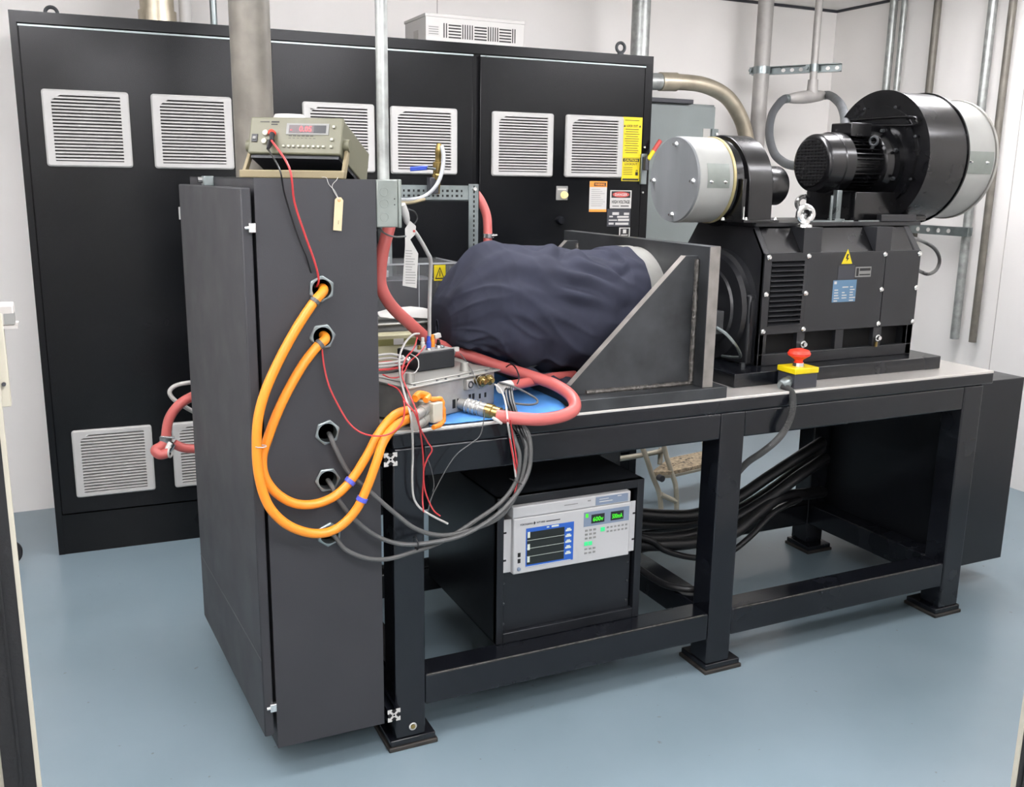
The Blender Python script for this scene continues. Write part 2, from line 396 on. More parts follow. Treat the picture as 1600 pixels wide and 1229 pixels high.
mb = MB(); rect_into(mb, (2.765, YP, 1.601), X, Zv, .114, .034); cpart(mb, 'band', 'print_black', o, smooth=False)
mb = MB(); c = Vector((2.822, YP-.0004, 1.618)); mb.add([c+Vector((.05*math.cos(a), 0, .0145*math.sin(a))) for a in [2*math.pi*i/24 for i in range(24)]], [tuple(range(24))]); cpart(mb, 'red_oval', 'sign_red', o, smooth=False)
mb = MB(); text_into(mb, 'DANGER', (2.822, YP-.0008, 1.6115), X, Zv, .013, 'CENTER', .075); cpart(mb, 'lettering', 'sign_white', o, smooth=False)
mb = MB(); text_into(mb, 'HIGH VOLTAGE', (2.822, YP, 1.572), X, Zv, .017, 'CENTER', .108); rect_into(mb, (2.772, YP, 1.556), X, Zv, .04, .004); rect_into(mb, (2.822, YP, 1.556), X, Zv, .05, .005); cpart(mb, 'lettering', 'print_black', o, smooth=False)
o = placard('rating_plate', 2.744, 2.884, 1.452, 1.543, 'plate_dark')
mb = MB()
for (a, b_, c_, d_) in ((.03, .06, .04, .014), (.10, .06, .032, .012), (.012, .048, .022, .008), (.06, .045, .07, .01), (.01, .03, .05, .006), (.065, .028, .068, .012), (.01, .010, .03, .01), (.05, .008, .08, .012)):
    rect_into(mb, (2.744+a, YP, 1.452+b_), X, Zv, min(c_, .138-a), d_)
cpart(mb, 'print', 'sign_white', o, smooth=False)
o = placard('logo_plate', 2.82, 2.885, 1.395, 1.446, 'sign_white')
mb = MB(); rect_into(mb, (2.826, YP, 1.400), X, Zv, .053, .041); cpart(mb, 'print', 'print_black', o, smooth=False)
mb = MB(); rect_into(mb, (2.842, YP-.0004, 1.416), X, Zv, .02, .02); rect_into(mb, (2.832, YP-.0004, 1.404), X, Zv, .04, .005); cpart(mb, 'logo', 'sign_white', o, smooth=False)
o = placard('lamp_plate', 2.443, 2.508, 1.588, 1.658, 'print_grey', -.009)
cpart(MB().lathe((2.486, -.009, 1.614), (2.486, -.034, 1.614), [(0, .019), (.3, .019), (.32, .016), (1, .014)], 20), 'indicator_lamp', 'lamp_amber', o)
mb = MB(); rect_into(mb, (2.45, -.0096, 1.638), X, Zv, .05, .008); cpart(mb, 'print', 'sign_white', o, smooth=False)
cpart(MB().lathe((2.468, -.006, 1.485), (2.468, -.03, 1.485), [(0, .022), (.6, .022), (1, .018)], 20), 'selector_knob', 'black_gloss', doors[2])
# disconnect handle at the right edge
hd = cpart(B(2.93, 2.966, -.022, -.006, 1.672, 1.83), 'disconnect_plate', 'zinc', doors[2], bevel=.002)
cpart(B(2.938, 2.958, -.05, -.022, 1.745, 1.815), 'handle_hub', 'plate_dark', hd, bevel=.003)
a, b_ = Vector((2.955, -.045, 1.80)), Vector((3.022, -.05, 1.898))
cpart(MB().cyl(a, a.lerp(b_, .45), .011, n=12), 'lever', 'yellow_plastic', hd)
cpart(MB().cyl(a.lerp(b_, .45), b_, .012, n=12), 'lever_grip', 'sign_red', hd)
for z in (1.863, 1.63): cpart(MB().lathe((2.952, -.006, z), (2.952, -.014, z), [(0, .008), (1, .005)], 12), 'screw', 'chrome', doors[2])
# lifting eyes on the cabinet top
for x, y in ((2.825, .06), (.15, .3)):
    mb = MB(); mb.ring((x, y, CH+.04), (0, 1, 0), .024, .008); mb.lathe((x, y, CH), (x, y, CH+.014), [(0, .02), (1, .016)], 16)
    cpart(mb, 'lifting_eye', 'mill_steel')

# white ventilated box on top of the cabinet
y0 = 2.08; p = at(665, 21, y=y0); q = at(819, 34.5, y=y0); zt = (p.z+q.z)/2
t = thing('resistor_box', 'white ventilated metal box lying on top of the black cabinet', 'box', (p.x, y0, CH))
bx = B(p.x, q.x, y0, y0+.30, CH, zt).build('case', 'white_paint', t, .003)
B(p.x-.004, q.x+.004, y0-.003, y0+.304, zt-.012, zt+.003).build('lid', 'white_paint', t, .002)
wd = q.x-p.x; ht = zt-CH
def slot(a, b_, c_, d_): B(p.x+a*wd, p.x+b_*wd, y0-.0012, y0+.001, CH+c_*ht, CH+d_*ht).build('vent_slot', 'vent_dark', t, smooth=False)
for xs in ((.175, .20), (.205, .21)): pass
def vgroup(x0, n):
    for i in range(n): slot(x0+i*.024, x0+i*.024+.010, .22, .72)
def hgroup(x0):
    for i in range(5): slot(x0, x0+.125, .22+i*.105, .22+i*.105+.05)
vgroup(.175, 2); hgroup(.225); vgroup(.362, 5); hgroup(.485); vgroup(.622, 5); hgroup(.74); vgroup(.875, 2)
B(p.x+.01, p.x+.14*wd, y0-.001, y0, CH+.25*ht, CH+.62*ht).build('rating_label', 'sign_white', t)
mb = MB()
for k in range(4): rect_into(mb, (p.x+.015, y0-.0014, CH+(.31+k*.08)*ht), X, Zv, .05, .004)
mb.build('label_print', 'print_grey', t, smooth=False)
B(p.x-.0015, p.x, y0+.10, y0+.17, CH+.02, CH+.07).build('side_knockout', 'wall_seam', t)

# ------------------------------------------------------------------ grey disconnect box and conduits behind
y0 = 2.42; p0 = at(1012, 158, y=y0); p1 = at(1117, 158, y=y0); zt = at(1060, 161, y=y0).z
t = thing('electrical_box', 'tall light grey electrical box behind the small blower', 'box', (p0.x, y0, 0))
B(p0.x-.25, p1.x, y0, YW-.01, .5, zt).build('case', 'box_grey', t, .004)
B(p0.x-.25, p1.x-.006, y0-.02, y0, .52, zt-.012).build('cover', 'box_grey', t, .004)
c = at(1080, 157, y=y0-.02); B(p0.x-.25, c.x, y0-.045, y0+.02, zt-.004, zt+.02).build('rain_lip', 'plate_dark', t, .002)
c = at(1105, 205, y=y0-.02); B(c.x-.03, c.x+.02, y0-.022, y0-.02, c.z-.04, c.z+.015).build('sticker', 'paper_white', t)
c = at(1116, 207, y=y0-.02); B(c.x-.025, c.x+.02, y0-.035, y0+.02, c.z-.045, c.z+.02).build('hasp', 'zinc', t, .002)
MB().cyl((c.x, y0-.035, c.z-.01), (c.x, y0-.05, c.z-.01), .008, n=10).build('hasp_screw', 'chrome', t)

def pipe(name, label, p0, p1, r, mat, group=None, couplings=(), cat='conduit'):
    p0, p1 = Vector(p0), Vector(p1)
    t = thing(name, label, cat, p0, group=group)
    MB().cyl(p0, p1, r, n=24).build('pipe', mat, t)
    for k in couplings:
        c = p0.lerp(p1, k); d = (p1-p0).normalized()
        MB().lathe(c-d*.03, c+d*.03, [(0, r), (0, r*1.12), (1, r*1.12), (1, r)], 24).build('coupling', mat, t)
    return t
G = 'steel conduits'
# behind the cabinet
p = at(1001, 40, y=2.35); pipe('conduit_pipe', 'wide shiny vertical conduit rising behind the right end of the black cabinet', (p.x, 2.35, CH), (p.x, 2.35, CEIL), .052, 'galvanised', G)
p = at(245, 8, y=2.45); pipe('conduit_pipe', 'short wide conduit behind the left end of the black cabinet', (p.x, 2.45, CH), (p.x, 2.45, CEIL), .075, 'bare_pipe', G, (.13,))
p = at(289, 10, y=2.45); pipe('conduit_pipe', 'narrow pale conduit right beside the wide one at cabinet left', (p.x, 2.45, CH), (p.x, 2.45, CEIL), .028, 'white_paint', G)
p = at(333, 10, y=2.45); pipe('conduit_pipe', 'thin dark-edged conduit between pale conduit and the big foreground pipe', (p.x, 2.45, CH), (p.x, 2.45, CEIL), .016, 'zinc', G)
# elbow from the cabinet side
y0 = 2.36
pts = [at(985, 127, y=y0), at(1022, 127, y=y0), at(1060, 128, y=y0), at(1100, 133, y=y0), at(1135, 151, y=y0), at(1156, 182, y=y0), at(1166, 215, y=y0), at(1172, 260, y=y0), at(1174, 330, y=y0)]
t = thing('conduit_elbow', 'wide tarnished conduit bend leaving the right side of the black cabinet', 'conduit', pts[-1], group=G)
MB().tube(pts, .045, 20, 8).build('bend', 'bare_pipe', t)
a = at(1031, 127.5, y=y0); b_ = at(1056, 128, y=y0); MB().cyl(a, b_, .052, n=24).build('coupling', 'bare_pipe', t)
a = at(1000, 127, y=y0); b_ = at(1031, 127.5, y=y0); MB().cyl(a, b_, .047, n=24).build('bare_end', 'galvanised', t)
# vertical big conduit, strut channel running out from the wall, thin conduit
ZSt = 2.37
PB = at(1190, 110, z=ZSt); PC = at(1272, 106, z=ZSt); sd_ = (PC-PB).normalized(); sn = Vector((sd_.y, -sd_.x, 0))
if sn.dot(CAM-PB) < 0: sn = -sn
pipe('conduit_pipe', 'wide grey vertical conduit clamped to the left end of the strut channel', (PB.x, PB.y, .9), (PB.x, PB.y, CEIL), .048, 'grey_pipe', G)
tz = at(1260, 151, y=PC.y).z
pipe('conduit_pipe', 'thin vertical conduit dropping to the grey tee fitting', (PC.x, PC.y, tz+.10), (PC.x, PC.y, CEIL), .022, 'grey_pipe', G)
s0, s1 = PB-sd_*.07, PB+sd_*((PC-PB).length+.15)
t = thing('strut_channel', 'slotted zinc strut channel crossing two conduits high on the back wall', 'bracket', s0)
bk = -sn*.052; up_ = Vector((0, 0, 1)); Ls = s1-s0
mb = MB(); mb.obox(s0+bk-up_*.024, Ls, -sn*.004, up_*.048); mb.obox(s0+bk+up_*.020, Ls, sn*.035, up_*.004); mb.obox(s0+bk-up_*.024, Ls, sn*.035, up_*.004)
mb.build('channel', 'zinc', t)
n = 10
for i in range(n):
    c = s0+Ls*((i+.5)/n)+bk
    if (c-PB-bk).length < .07 or (c-PC-bk).length < .035: continue
    a = sd_*.013; mb = MB(); mb.add([c+sn*.0006+a*math.cos(q)+up_*.011*math.sin(q) for q in [2*math.pi*k/16 for k in range(16)]], [tuple(range(16))]); mb.build('slot_hole', 'wall_paint', t, smooth=False)
for pc, r in ((PB, .0482), (PC, .0222)):
    mb = MB(); mb.lathe(pc-up_*.022, pc+up_*.022, [(0, r), (0, r+.004), (1, r+.004), (1, r)], 24)
    e = pc-sd_*(r+.016); mb.cyl(e+sn*.03, e-sn*.05, .010, n=12); mb.obox(e-sd_*.012-up_*.02+sn*.0, sd_*.03, sn*.006, up_*.04)
    mb.build('pipe_clamp', 'zinc', t)
# tee fitting and the two flexible conduits to the blowers
t = thing('conduit_tee', 'grey conduit tee body under the thin pipe by the strut', 'fitting', (PC.x, PC.y, tz))
ta = at(1232, 154, y=PC.y); tb = at(1288, 149, y=PC.y)
MB().lathe(ta, tb, [(0, .02), (.05, .028), (.15, .032), (.4, .038), (.6, .038), (.85, .032), (.95, .028), (1, .02)], 20).build('body', 'grey_pipe', t)
MB().lathe((PC.x, PC.y, tz+.01), (PC.x, PC.y, tz+.10), [(0, .036), (.5, .032), (1, .030)], 20).build('neck', 'grey_pipe', t)
dt = (tb-ta).normalized()
for c in (ta-dt*.014, tb+dt*.014): MB().lathe(c-dt*.018, c+dt*.018, [(0, .020), (.2, .026), (.8, .026), (1, .020)], 16).build('gland', 'zinc', t)
pts = [ta-dt*.03, at(1218, 161, y=2.2), at(1206, 180, y=2.1), at(1202, 210, y=1.9), at(1209, 238, y=1.6), at(1222, 252, y=1.3), at(1236, 258, y=1.05), at(1256, 259, y=.8), at(1292, 259, y=.56)]
t = thing('flexible_conduit', 'grey flexible conduit looping left from the tee behind the small blower', 'conduit', pts[-1], group='flexible conduits')
MB().tube(pts, .024, 14, 8, rad=lambda i, k: .025-.006*k).build('sheath', 'flex_grey', t)
pts = [tb+dt*.03, at(1302, 152, y=2.0), at(1313, 163, y=1.5), at(1319, 178, y=1.0), at(1321, 196, y=.52), at(1321, 206, y=.435)]
t = thing('flexible_conduit', 'grey flexible conduit curving right from the tee into the large blower motor', 'conduit', pts[-1], group='flexible conduits')
MB().tube(pts, .024, 14, 8, rad=lambda i, k: .025-.007*k).build('sheath', 'flex_grey', t)
# pipes on the right wall
xw = XW-.06
for u, r, lab, mat, bot in ((1394.5, .024, 'left of the paired conduits above the large black blower', 'galvanised', 0), (1411, .019, 'right of the paired conduits above the large black blower', 'galvanised', 0),
                       (1463, .022, 'single dark-banded conduit above the large blower scroll', 'dirty_pipe', 0), (1549, .025, 'zinc conduit behind the white filter held by the lower strut', 'galvanised', .8), (1580, .021, 'outermost right conduit running down the side wall', 'dirty_pipe', .8)):
    p = at(u, 30, x=xw); pipe('conduit_pipe', lab, (xw, p.y, bot), (xw, p.y, CEIL), r, mat, 'wall conduits on the right')
# lower strut
a = at(1424, 357, x=xw-.03); b_ = at(1518, 362, x=xw-.03); zc = (a.z+b_.z)/2
t = thing('strut_channel', 'slotted zinc strut channel sticking out behind the black motor housing', 'bracket', (xw, b_.y, zc))
mb = MB(); mb.box(xw-.064, xw-.06, b_.y, a.y+.3, zc-.026, zc+.026); mb.box(xw-.06, xw-.03, b_.y, a.y+.3, zc+.022, zc+.026); mb.box(xw-.06, xw-.03, b_.y, a.y+.3, zc-.026, zc-.022)
mb.build('channel', 'zinc', t)
for u in (1434, 1450, 1466, 1482):
    c = at(u, 359, x=xw-.065); mb = MB(); mb.lathe((xw-.0648, c.y, zc), (xw-.0638, c.y, zc), [(0, .013), (1, .013)], 14); mb.build('slot_hole', 'paper_white', t)
p = at(1549, 30, x=xw)
MB().lathe((xw, p.y, zc-.024), (xw, p.y, zc+.024), [(0, .026), (0, .03), (1, .03), (1, .026)], 20).build('pipe_clamp', 'zinc', t)
# thin cable loop by the housing
pts = [at(1425, 372, x=2.185), at(1440, 376, y=.7), at(1460, 388, y=.72), at(1468, 405, y=.75), at(1463, 421, y=.75), at(1450, 428, y=.72), at(1436, 423, y=.7), at(1422, 416, x=2.185)]
t = thing('cable_loop', 'thin dark cable loop behind the right end of the motor housing', 'cable', pts[0])
MB().tube(pts, .0085, 10, 8).build('cable', 'cable_grey', t)

# ------------------------------------------------------------------ test bench
ZT, ZB, ZR1, ZR0, ZS = .994, .852, .228, .128, .942
BY = .868; LEGS = ((0, .0955), (1.1386, 1.2386), (2.277, 2.379)); XE = 2.4287
bench = thing('test_bench', 'long black welded steel test bench on six footed legs', 'bench', (1.2, .43, 0))
for i, (a, b_) in enumerate(LEGS):
    fx0, fx1 = ((-.024, .132), (1.130, 1.288), (2.250, 2.396))[i]
    for k, (y0, y1, f0, f1) in enumerate(((0, .098, -.010, .150), (BY-.098, BY, BY-.150, BY+.01))):
        B(a, b_, y0, y1, .034, ZS).build('leg', 'black_gloss', bench, .006, seg=3)
        ft = B(fx0+.006, fx1-.006, f0+.006, f1-.006, .014, .034).build('foot_plate', 'black_gloss', bench, .003)
        B(fx0, fx1, f0, f1, 0, .014).build('foot_pad', 'foot_dirty', ft, .003)
    B(a+.004, b_-.004, .098, BY-.098, ZR0+.002, ZR1-.002).build('cross_rail', 'black_gloss', bench, .006)
    B(a+.004, b_-.004, .098, BY-.098, ZB+.002, ZS).build('top_cross_beam', 'black_gloss', bench, .006)
for y0, y1 in ((.001, .097), (BY-.097, BY-.001)):
    for i in range(2):
        B(LEGS[i][1], LEGS[i+1][0], y0, y1, ZR0, ZR1).build('rail', 'black_gloss', bench, .007, seg=3)
        B(LEGS[i][1], LEGS[i+1][0], y0, y1, ZB, ZS).build('lower_beam', 'black_gloss', bench, .006, seg=3)
    B(0, XE, y0-.001 if y0 < .1 else y0, y1, ZS, ZT-.006).build('top_beam', 'black_gloss', bench, .006, seg=3)
B(.002, XE-.002, .001, 1.0, ZT-.010, ZT).build('bench_top', 'top_steel', bench, .002)
# lighter strip on the top edge of the lower front rail
for (u0, v0, u1, v1) in ((668, 1055.2, 1100, 959.5), (1150, 950.5, 1470, 880.6)):
    a = at(u0, v0, y=0); b_ = at(u1, v1, y=0)
    B(a.x, b_.x, -.0003, .004, ZR1-.0035, ZR1+.0004).build('rail_edge_strip', 'weld', bench, .001)
c = at(645, 1134, y=0); MB().cyl((c.x, 0, c.z), (c.x, -.004, c.z), .007, n=14).build('leg_plug', 'brass', bench)
MB().ring((c.x, -.001, c.z), (0, 1, 0), .010, .0025).build('chipped_paint', 'paper_white', bench)
# thick mounting plate on the left half
t = thing('mounting_plate', 'thick grey steel plate bolted on the middle of the bench top', 'plate', (.85, .4, ZT))
PL = .600; B(PL, 1.154, .0, .99, ZT, 1.032).build('plate', 'mill_steel', t, .002)
# motor bracket
VX0, VX1, VZ = 1.063, 1.104, 1.489
t = thing('motor_bracket', 'heavy steel L bracket with welded triangular gussets standing on bench', 'bracket', (VX0, .5, 1.032))
B(VX0, VX1, .014, .99, 1.032, VZ).build('upright_plate', 'mill_steel', t, .002)
B(VX0+.001, VX1-.001, .0128, .0142, 1.033, VZ-.001).build('cut_edge', 'ground_steel', t)
for k, y0 in enumerate((.075, .87)):
    g = MB().prism([(.607, y0, 1.032), (VX0, y0, 1.032), (VX0, y0, 1.455), (1.015, y0, 1.455), (.607, y0, 1.082-.02)], (0, .026, 0)).build('gusset', 'mill_steel', t, .001)
    # cut top edge strip
    e0, e1 = Vector((.607, y0-.0003, 1.0625)), Vector((1.015, y0-.0003, 1.4555)); nrm = Vector((-(e1.z-e0.z), 0, e1.x-e0.x)).normalized()
    MB().obox(e0, e1-e0, (0, .0266, 0), nrm*.0008).build('cut_edge', 'ground_steel', g)
    wy = y0-.004
    pts = [(VX0-.006, wy, z) for z in [1.045+.05*i for i in range(9)]]
    MB().tube(pts, .010, 8, 4, rad=lambda i, k: .0085+.0035*noise.noise((i*.7, k*3, 1))).build('weld_bead', 'weld', g)
    pts = [(.66+.05*i, wy, 1.037) for i in range(9)]
    MB().tube(pts, .010, 8, 4, rad=lambda i, k: .0085+.004*noise.noise((i*.6, 4, 2))).build('weld_bead', 'weld', g)
# ------------------------------------------------------------------ motor under the navy cover
YC, ZC = .435, 1.243
t = thing('covered_motor', 'electric motor draped in a wrinkled navy blue cloth cover', 'motor', (.7, YC, 1.0))
MB().lathe((.985, YC, ZC), (1.0625, YC, ZC), [(0, .15), (0, .222), (.55, .222), (.55, .217), (1, .217)], 64).build('flange_ring', 'alu_light', t)
prof = [(.300, 1.235, 1.19, .012), (.303, 1.258, 1.172, .07), (.309, 1.285, 1.160, .105), (.322, 1.312, 1.150, .130), (.345, 1.345, 1.142, .155), (.37, 1.376, 1.136, .172), (.40, 1.412, 1.128, .19), (.44, 1.447, 1.115, .208),
        (.47, 1.466, 1.102, .217), (.50, 1.477, 1.09, .222), (.563, 1.477, 1.072, .226), (.626, 1.466, 1.058, .228), (.713, 1.459, 1.046, .228), (.82, 1.449, 1.036, .226), (.885, 1.441, 1.032, .222), (.91, 1.440, 1.030, .220), (.93, 1.458, 1.028, .222), (.99, 1.463, 1.026, .221)]
def lerp_prof(x):
    for a, b_ in zip(prof, prof[1:]):
        if x <= b_[0]:
            k = (x-a[0])/(b_[0]-a[0]); return [a[i]+(b_[i]-a[i])*k for i in range(4)]
    return list(prof[-1])
NS, NT = 190, 240; vs_ = []; fs_ = []
for i in range(NS+1):
    k = i/NS; x = .300+(.99-.300)*(k**1.35)
    _, zt_, zb_, hw = lerp_prof(x); zc = (zt_+zb_)/2; hh = (zt_-zb_)/2
    for j in range(NT):
        a = 2*math.pi*j/NT; ca, sa = math.cos(a), math.sin(a); e = .82
        yy = math.copysign(abs(ca)**e, ca); zz = math.copysign(abs(sa)**e, sa)
        nx = Vector((0, yy, zz)).normalized()
        arc = a*.22
        fade = min(1, (x-.300)/.05)
        # long diagonal folds, pinched pleats near the flange and crumpled lower left end
        ph = noise.noise((x*5, yy*2.2, zz*2.2))
        s1 = math.sin(30*x+6.5*zz-2*ph-9*noise.noise((x*2.1, zz, yy+5)))
        d = .013*s1*max(0, min(1, .45+1.3*noise.noise((x*4+3, zz*.9, yy*.7+11))))
        s2 = noise.noise((x*9+zz*1.6, zz*3.0+yy*3, 3.3)); d += .012*s2
        rg = 1-abs(noise.noise((x*7+zz*2.0, zz*1.2-yy*1.2, 8.1)))*2.0
        d += .009*max(0, rg)**3
        g = max(0, 1-abs(x-.895)/.05); d -= .016*g*(.5+.5*math.sin(a*11+3*ph))
        lw = max(0, 1-(x-.30)/.22)*max(0, .35-zz); d += .030*lw*noise.noise((x*26, a*5, 2.2))*fade
        d *= fade*(.45 if x > .93 else 1)
        p = Vector((x, YC+hw*yy, zc+hh*zz)) + nx*d
        vs_.append(p)
for i in range(NS):
    fs_ += [(i*NT+j, i*NT+(j+1) % NT, (i+1)*NT+(j+1) % NT, (i+1)*NT+j) for j in range(NT)]
fs_.append(tuple(range(NT)))
MB().add(vs_, [f[::-1] for f in fs_]).build('cloth_cover', 'navy_cloth', t, ang=180)
MB().add([], []).lathe((.42, YC, ZC), (.99, YC, ZC), [(0, .06), (.1, .12), (1, .14)], 32).build('motor_body', 'dyno_black', t)
# loose corner of the cloth lying to the left of the bracket
g0 = [(.505, .33, 1.105), (.60, .27, 1.074), (.70, .25, 1.045), (.77, .26, 1.037)]; g1 = [(.47, .24, 1.10), (.58, .20, 1.066), (.68, .19, 1.040), (.74, .20, 1.0345)]
vs_ = []; n = 24
for i in range(n+1):
    k = i/n*3; a = int(min(2, k)); f_ = k-a
    for G_ in (g0, g1):
        vs_.append(Vector(G_[a]).lerp(Vector(G_[a+1]), f_)+Vector((0, 0, .006*math.sin(i*1.3))))
MB().add(vs_, [(2*i, 2*i+1, 2*i+3, 2*i+2) for i in range(n)]).build('cloth_corner', 'navy_cloth', t, ang=180)

# ------------------------------------------------------------------ dyno motor housing with base
dy = thing('dynamometer', 'large black dynamometer housing bolted on the right half of the bench', 'motor', (1.77, YC, ZT))
B(1.273, 2.265, .115, .755, ZT, 1.043).build('base_plate', 'black_gloss', dy, .003)
HX0, HX1, HY0, HY1 = 1.438, 2.19, .20, .67; HZ0, HZ1, HZ2 = 1.043, 1.446, 1.535
def octo(x, y0, y1, ch=.085):
    return [(x, y0, HZ0), (x, y1, HZ0), (x, y1, HZ1), (x, y1-ch*.8, HZ2), (x, y0+ch*.8, HZ2), (x, y0, HZ1)]
MB().prism(octo(HX0+.02, HY0+.05, HY1), (HX1-HX0-.04, 0, 0)).build('dark_interior', 'dark_hole', dy)  # near-black block stands in for the shade inside the housing
MB().prism(octo(HX0, HY0, HY1), (.022, 0, 0)).build('end_shield', 'dyno_black', dy, .003)
MB().prism(octo(HX1-.03, HY0, HY1), (.03, 0, 0)).build('end_shield', 'dyno_black', dy, .003)
# front: bottom rail, pillars between the dark windows, panels above
z_lo, z_hi = 1.085, 1.158
B(HX0, HX1, HY0, HY0+.02, HZ0, z_lo).build('bottom_rail', 'dyno_black', dy, .002)
for x0, x1 in ((HX0, 1.472), (1.613, 1.650), (1.797, 1.836), (1.986, 2.027), (2.160, HX1)):
    B(x0, x1, HY0, HY0+.02, z_lo, z_hi).build('pillar', 'dyno_black', dy, .001)
for x0, x1 in ((1.632, 2.008), (2.012, HX1)):
    B(x0, x1, HY0-.004, HY0+.016, z_hi, HZ1).build('side_panel', 'dyno_black', dy, .002)
for x0, x1 in ((1.606, 1.690), (1.953, 2.031)):
    B(x0, x1, HY0-.004, HY0+.07, HZ1-.001, HZ2).build('top_post', 'dyno_black', dy, .001)
for x0, x1 in ((1.438, 1.606), (1.69, 1.953), (2.031, HX1)):
    o = (x0, HY0+.005, HZ1-.002); MB().obox(o, (x1-x0, 0, 0), (0, .062, .087), (0, .008, -.006)).build('chamfer_panel', 'blower_black', dy, .001)  # coloured darker than the housing to paint in the shade of the recesses
# louvre panel
mb = MB(); mb.box(HX0, 1.468, HY0-.004, HY0+.016, z_hi, HZ1); mb.box(1.618, 1.632, HY0-.004, HY0+.016, z_hi, HZ1); mb.box(1.468, 1.618, HY0-.004, HY0+.016, 1.418, HZ1); mb.box(1.468, 1.618, HY0-.004, HY0+.016, z_hi, 1.186)
mb.build('louvre_frame', 'dyno_black', dy)
nl = 13; pit = (1.418-1.186)/nl
for i in range(nl):
    z = 1.186+i*pit; MB().prism([(1.468, HY0-.008, z), (1.468, HY0-.008, z+.003), (1.468, HY0+.014, z+pit*.95), (1.468, HY0+.014, z+pit*.75)], (.15, 0, 0)).build('louvre_slat', 'dyno_black', dy)
# top plate
B(1.44, 2.245, .262, .655, HZ2, 1.551).build('top_plate', 'dyno_black', dy, .002)
# drive-end bearing shield seen past the bracket
MB().lathe((HX0, YC, ZC-.01), (1.375, YC, ZC-.01), [(0, .215), (.4, .215), (.5, .20), (.8, .195), (.85, .15), (1, .145)], 48).build('bearing_shield', 'dyno_black', dy, .0)
for i in range(10):
    a = 2*math.pi*i/10+.3; c = Vector((1.402, YC+.172*math.cos(a), ZC-.01+.172*math.sin(a))); MB().cyl(c+Vector((.02, 0, 0)), c-Vector((.006, 0, 0)), .009, n=8).build('shield_bolt', 'dyno_black', dy)
MB().lathe((1.375, YC, ZC-.01), (1.104, YC, ZC-.01), [(0, .05), (.3, .05), (.3, .08), (1, .08)], 32).build('shaft_coupling', 'mill_steel', dy)
mb = MB(); mb.box(1.405, 1.438, .225, .645, HZ0, 1.30); mb.build('end_foot', 'dyno_black', dy, .01)
# bolts on the front
for u, v in ((1201, 402), (1263, 400), (1196, 460), (1258, 458), (1191, 518), (1254, 514), (1382, 397), (1376, 452), (1371, 505), (1436.5, 396), (1430.5, 449), (1425, 502)):
    c = at(u, v, y=HY0-.004); c.x = min(c.x, HX1-.012); MB().lathe((c.x, HY0-.004, c.z), (c.x, HY0-.014, c.z), [(0, .010), (.55, .010), (1, .006)], 12).build('bolt', 'chrome', dy)
for u, v in ((1253, 537), (1369, 527)):
    c = at(u, v, y=HY0-.002); MB().lathe((c.x, HY0, c.z), (c.x, HY0-.022, c.z), [(0, .013), (.5, .013), (.5, .009), (1, .008)], 12).build('drain_plug', 'chrome', dy)
    MB().cyl((c.x, HY0-.004, c.z-.035), (c.x, HY0-.004, c.z-.016), .006, n=8).build('tube_fitting', 'brass', dy)
for u, v in ((1160, 572), (1205, 565), (1315, 547), (1392, 540), (1215, 545)):
    c = at(u, v, z=1.043)
    if c.y > .12: MB().cyl((c.x, c.y, 1.043), (c.x, c.y, 1.055), .012, n=6).build('foot_bolt', 'mill_steel', dy)
# plates on the front panel
YD = HY0-.0045
c = at(1323, 412, y=YD); o = MB().prism([(c.x-.026, YD, c.z), (c.x+.026, YD, c.z), (c.x, YD, c.z+.054)], (0, -.0008, 0)).build('warning_triangle', 'yellow_sign', dy)
mb = MB(); mb.add([(c.x-.003, YD-.0012, c.z+.036), (c.x+.007, YD-.0012, c.z+.036), (c.x+.001, YD-.0012, c.z+.022), (c.x+.009, YD-.0012, c.z+.022), (c.x-.003, YD-.0012, c.z+.008), (c.x-.002, YD-.0012, c.z+.019), (c.x-.008, YD-.0012, c.z+.019)], [(0, 6, 5, 2, 1), (2, 5, 4, 3)]); mb.build('bolt_symbol', 'print_black', o, smooth=False)
a = at(1310, 415, y=YD); b_ = at(1334, 436, y=YD); B(a.x, b_.x, YD-.0008, YD, b_.z, a.z).build('engraved_plate', 'plate_dark', dy)
a = at(1337, 417, y=YD); b_ = at(1360, 432, y=YD); o = B(a.x, b_.x, YD-.001, YD, b_.z, a.z).build('maker_plate', 'print_grey', dy); o['label'] = 'small silver maker plate'
mb = MB(); rect_into(mb, (a.x+.004, YD-.0014, b_.z+.004), X, Zv, .012, a.z-b_.z-.008); rect_into(mb, (a.x+.02, YD-.0014, a.z-.015), X, Zv, b_.x-a.x-.024, .010); rect_into(mb, (a.x+.02, YD-.0014, b_.z+.006), X, Zv, b_.x-a.x-.024, .005); mb.build('print', 'print_black', o, smooth=False)
a = at(1302, 438, y=YD); b_ = at(1335.5, 470.5, y=YD); o = B(a.x, b_.x, YD-.001, YD, b_.z, a.z).build('rating_plate', 'plate_blue', dy); o['label'] = 'blue rating plate'
mb = MB(); ww = b_.x-a.x
for i in range(6):
    for j in range(3):
        if random.random() < .8: rect_into(mb, (a.x+.008+j*ww*.33, YD-.0014, a.z-.028-i*.010), X, Zv, random.uniform(.012, ww*.28), .004)
rect_into(mb, (a.x+.005, YD-.0014, a.z-.014), X, Zv, .012, .010)
mb.build('print', 'sign_white', o, smooth=False)
# small speed sensor with silver cable at the bracket
a = at(1118, 500, y=.19); t = thing('sensor_lead', 'silver sensor lead curling from the bracket to the dark base', 'cable', a)
B(a.x-.02, a.x+.035, .19, .23, a.z-.05, a.z+.03).build('sensor_block', 'mill_steel', t, .002)
MB().tube([at(1119, 511, y=.185), at(1135, 522, y=.17), at(1150, 540, y=.17), at(1157, 556, y=.2), at(1148, 558, y=.24), at(1128, 556, y=.3)], .0055, 10, 8).build('lead', 'zinc', t)

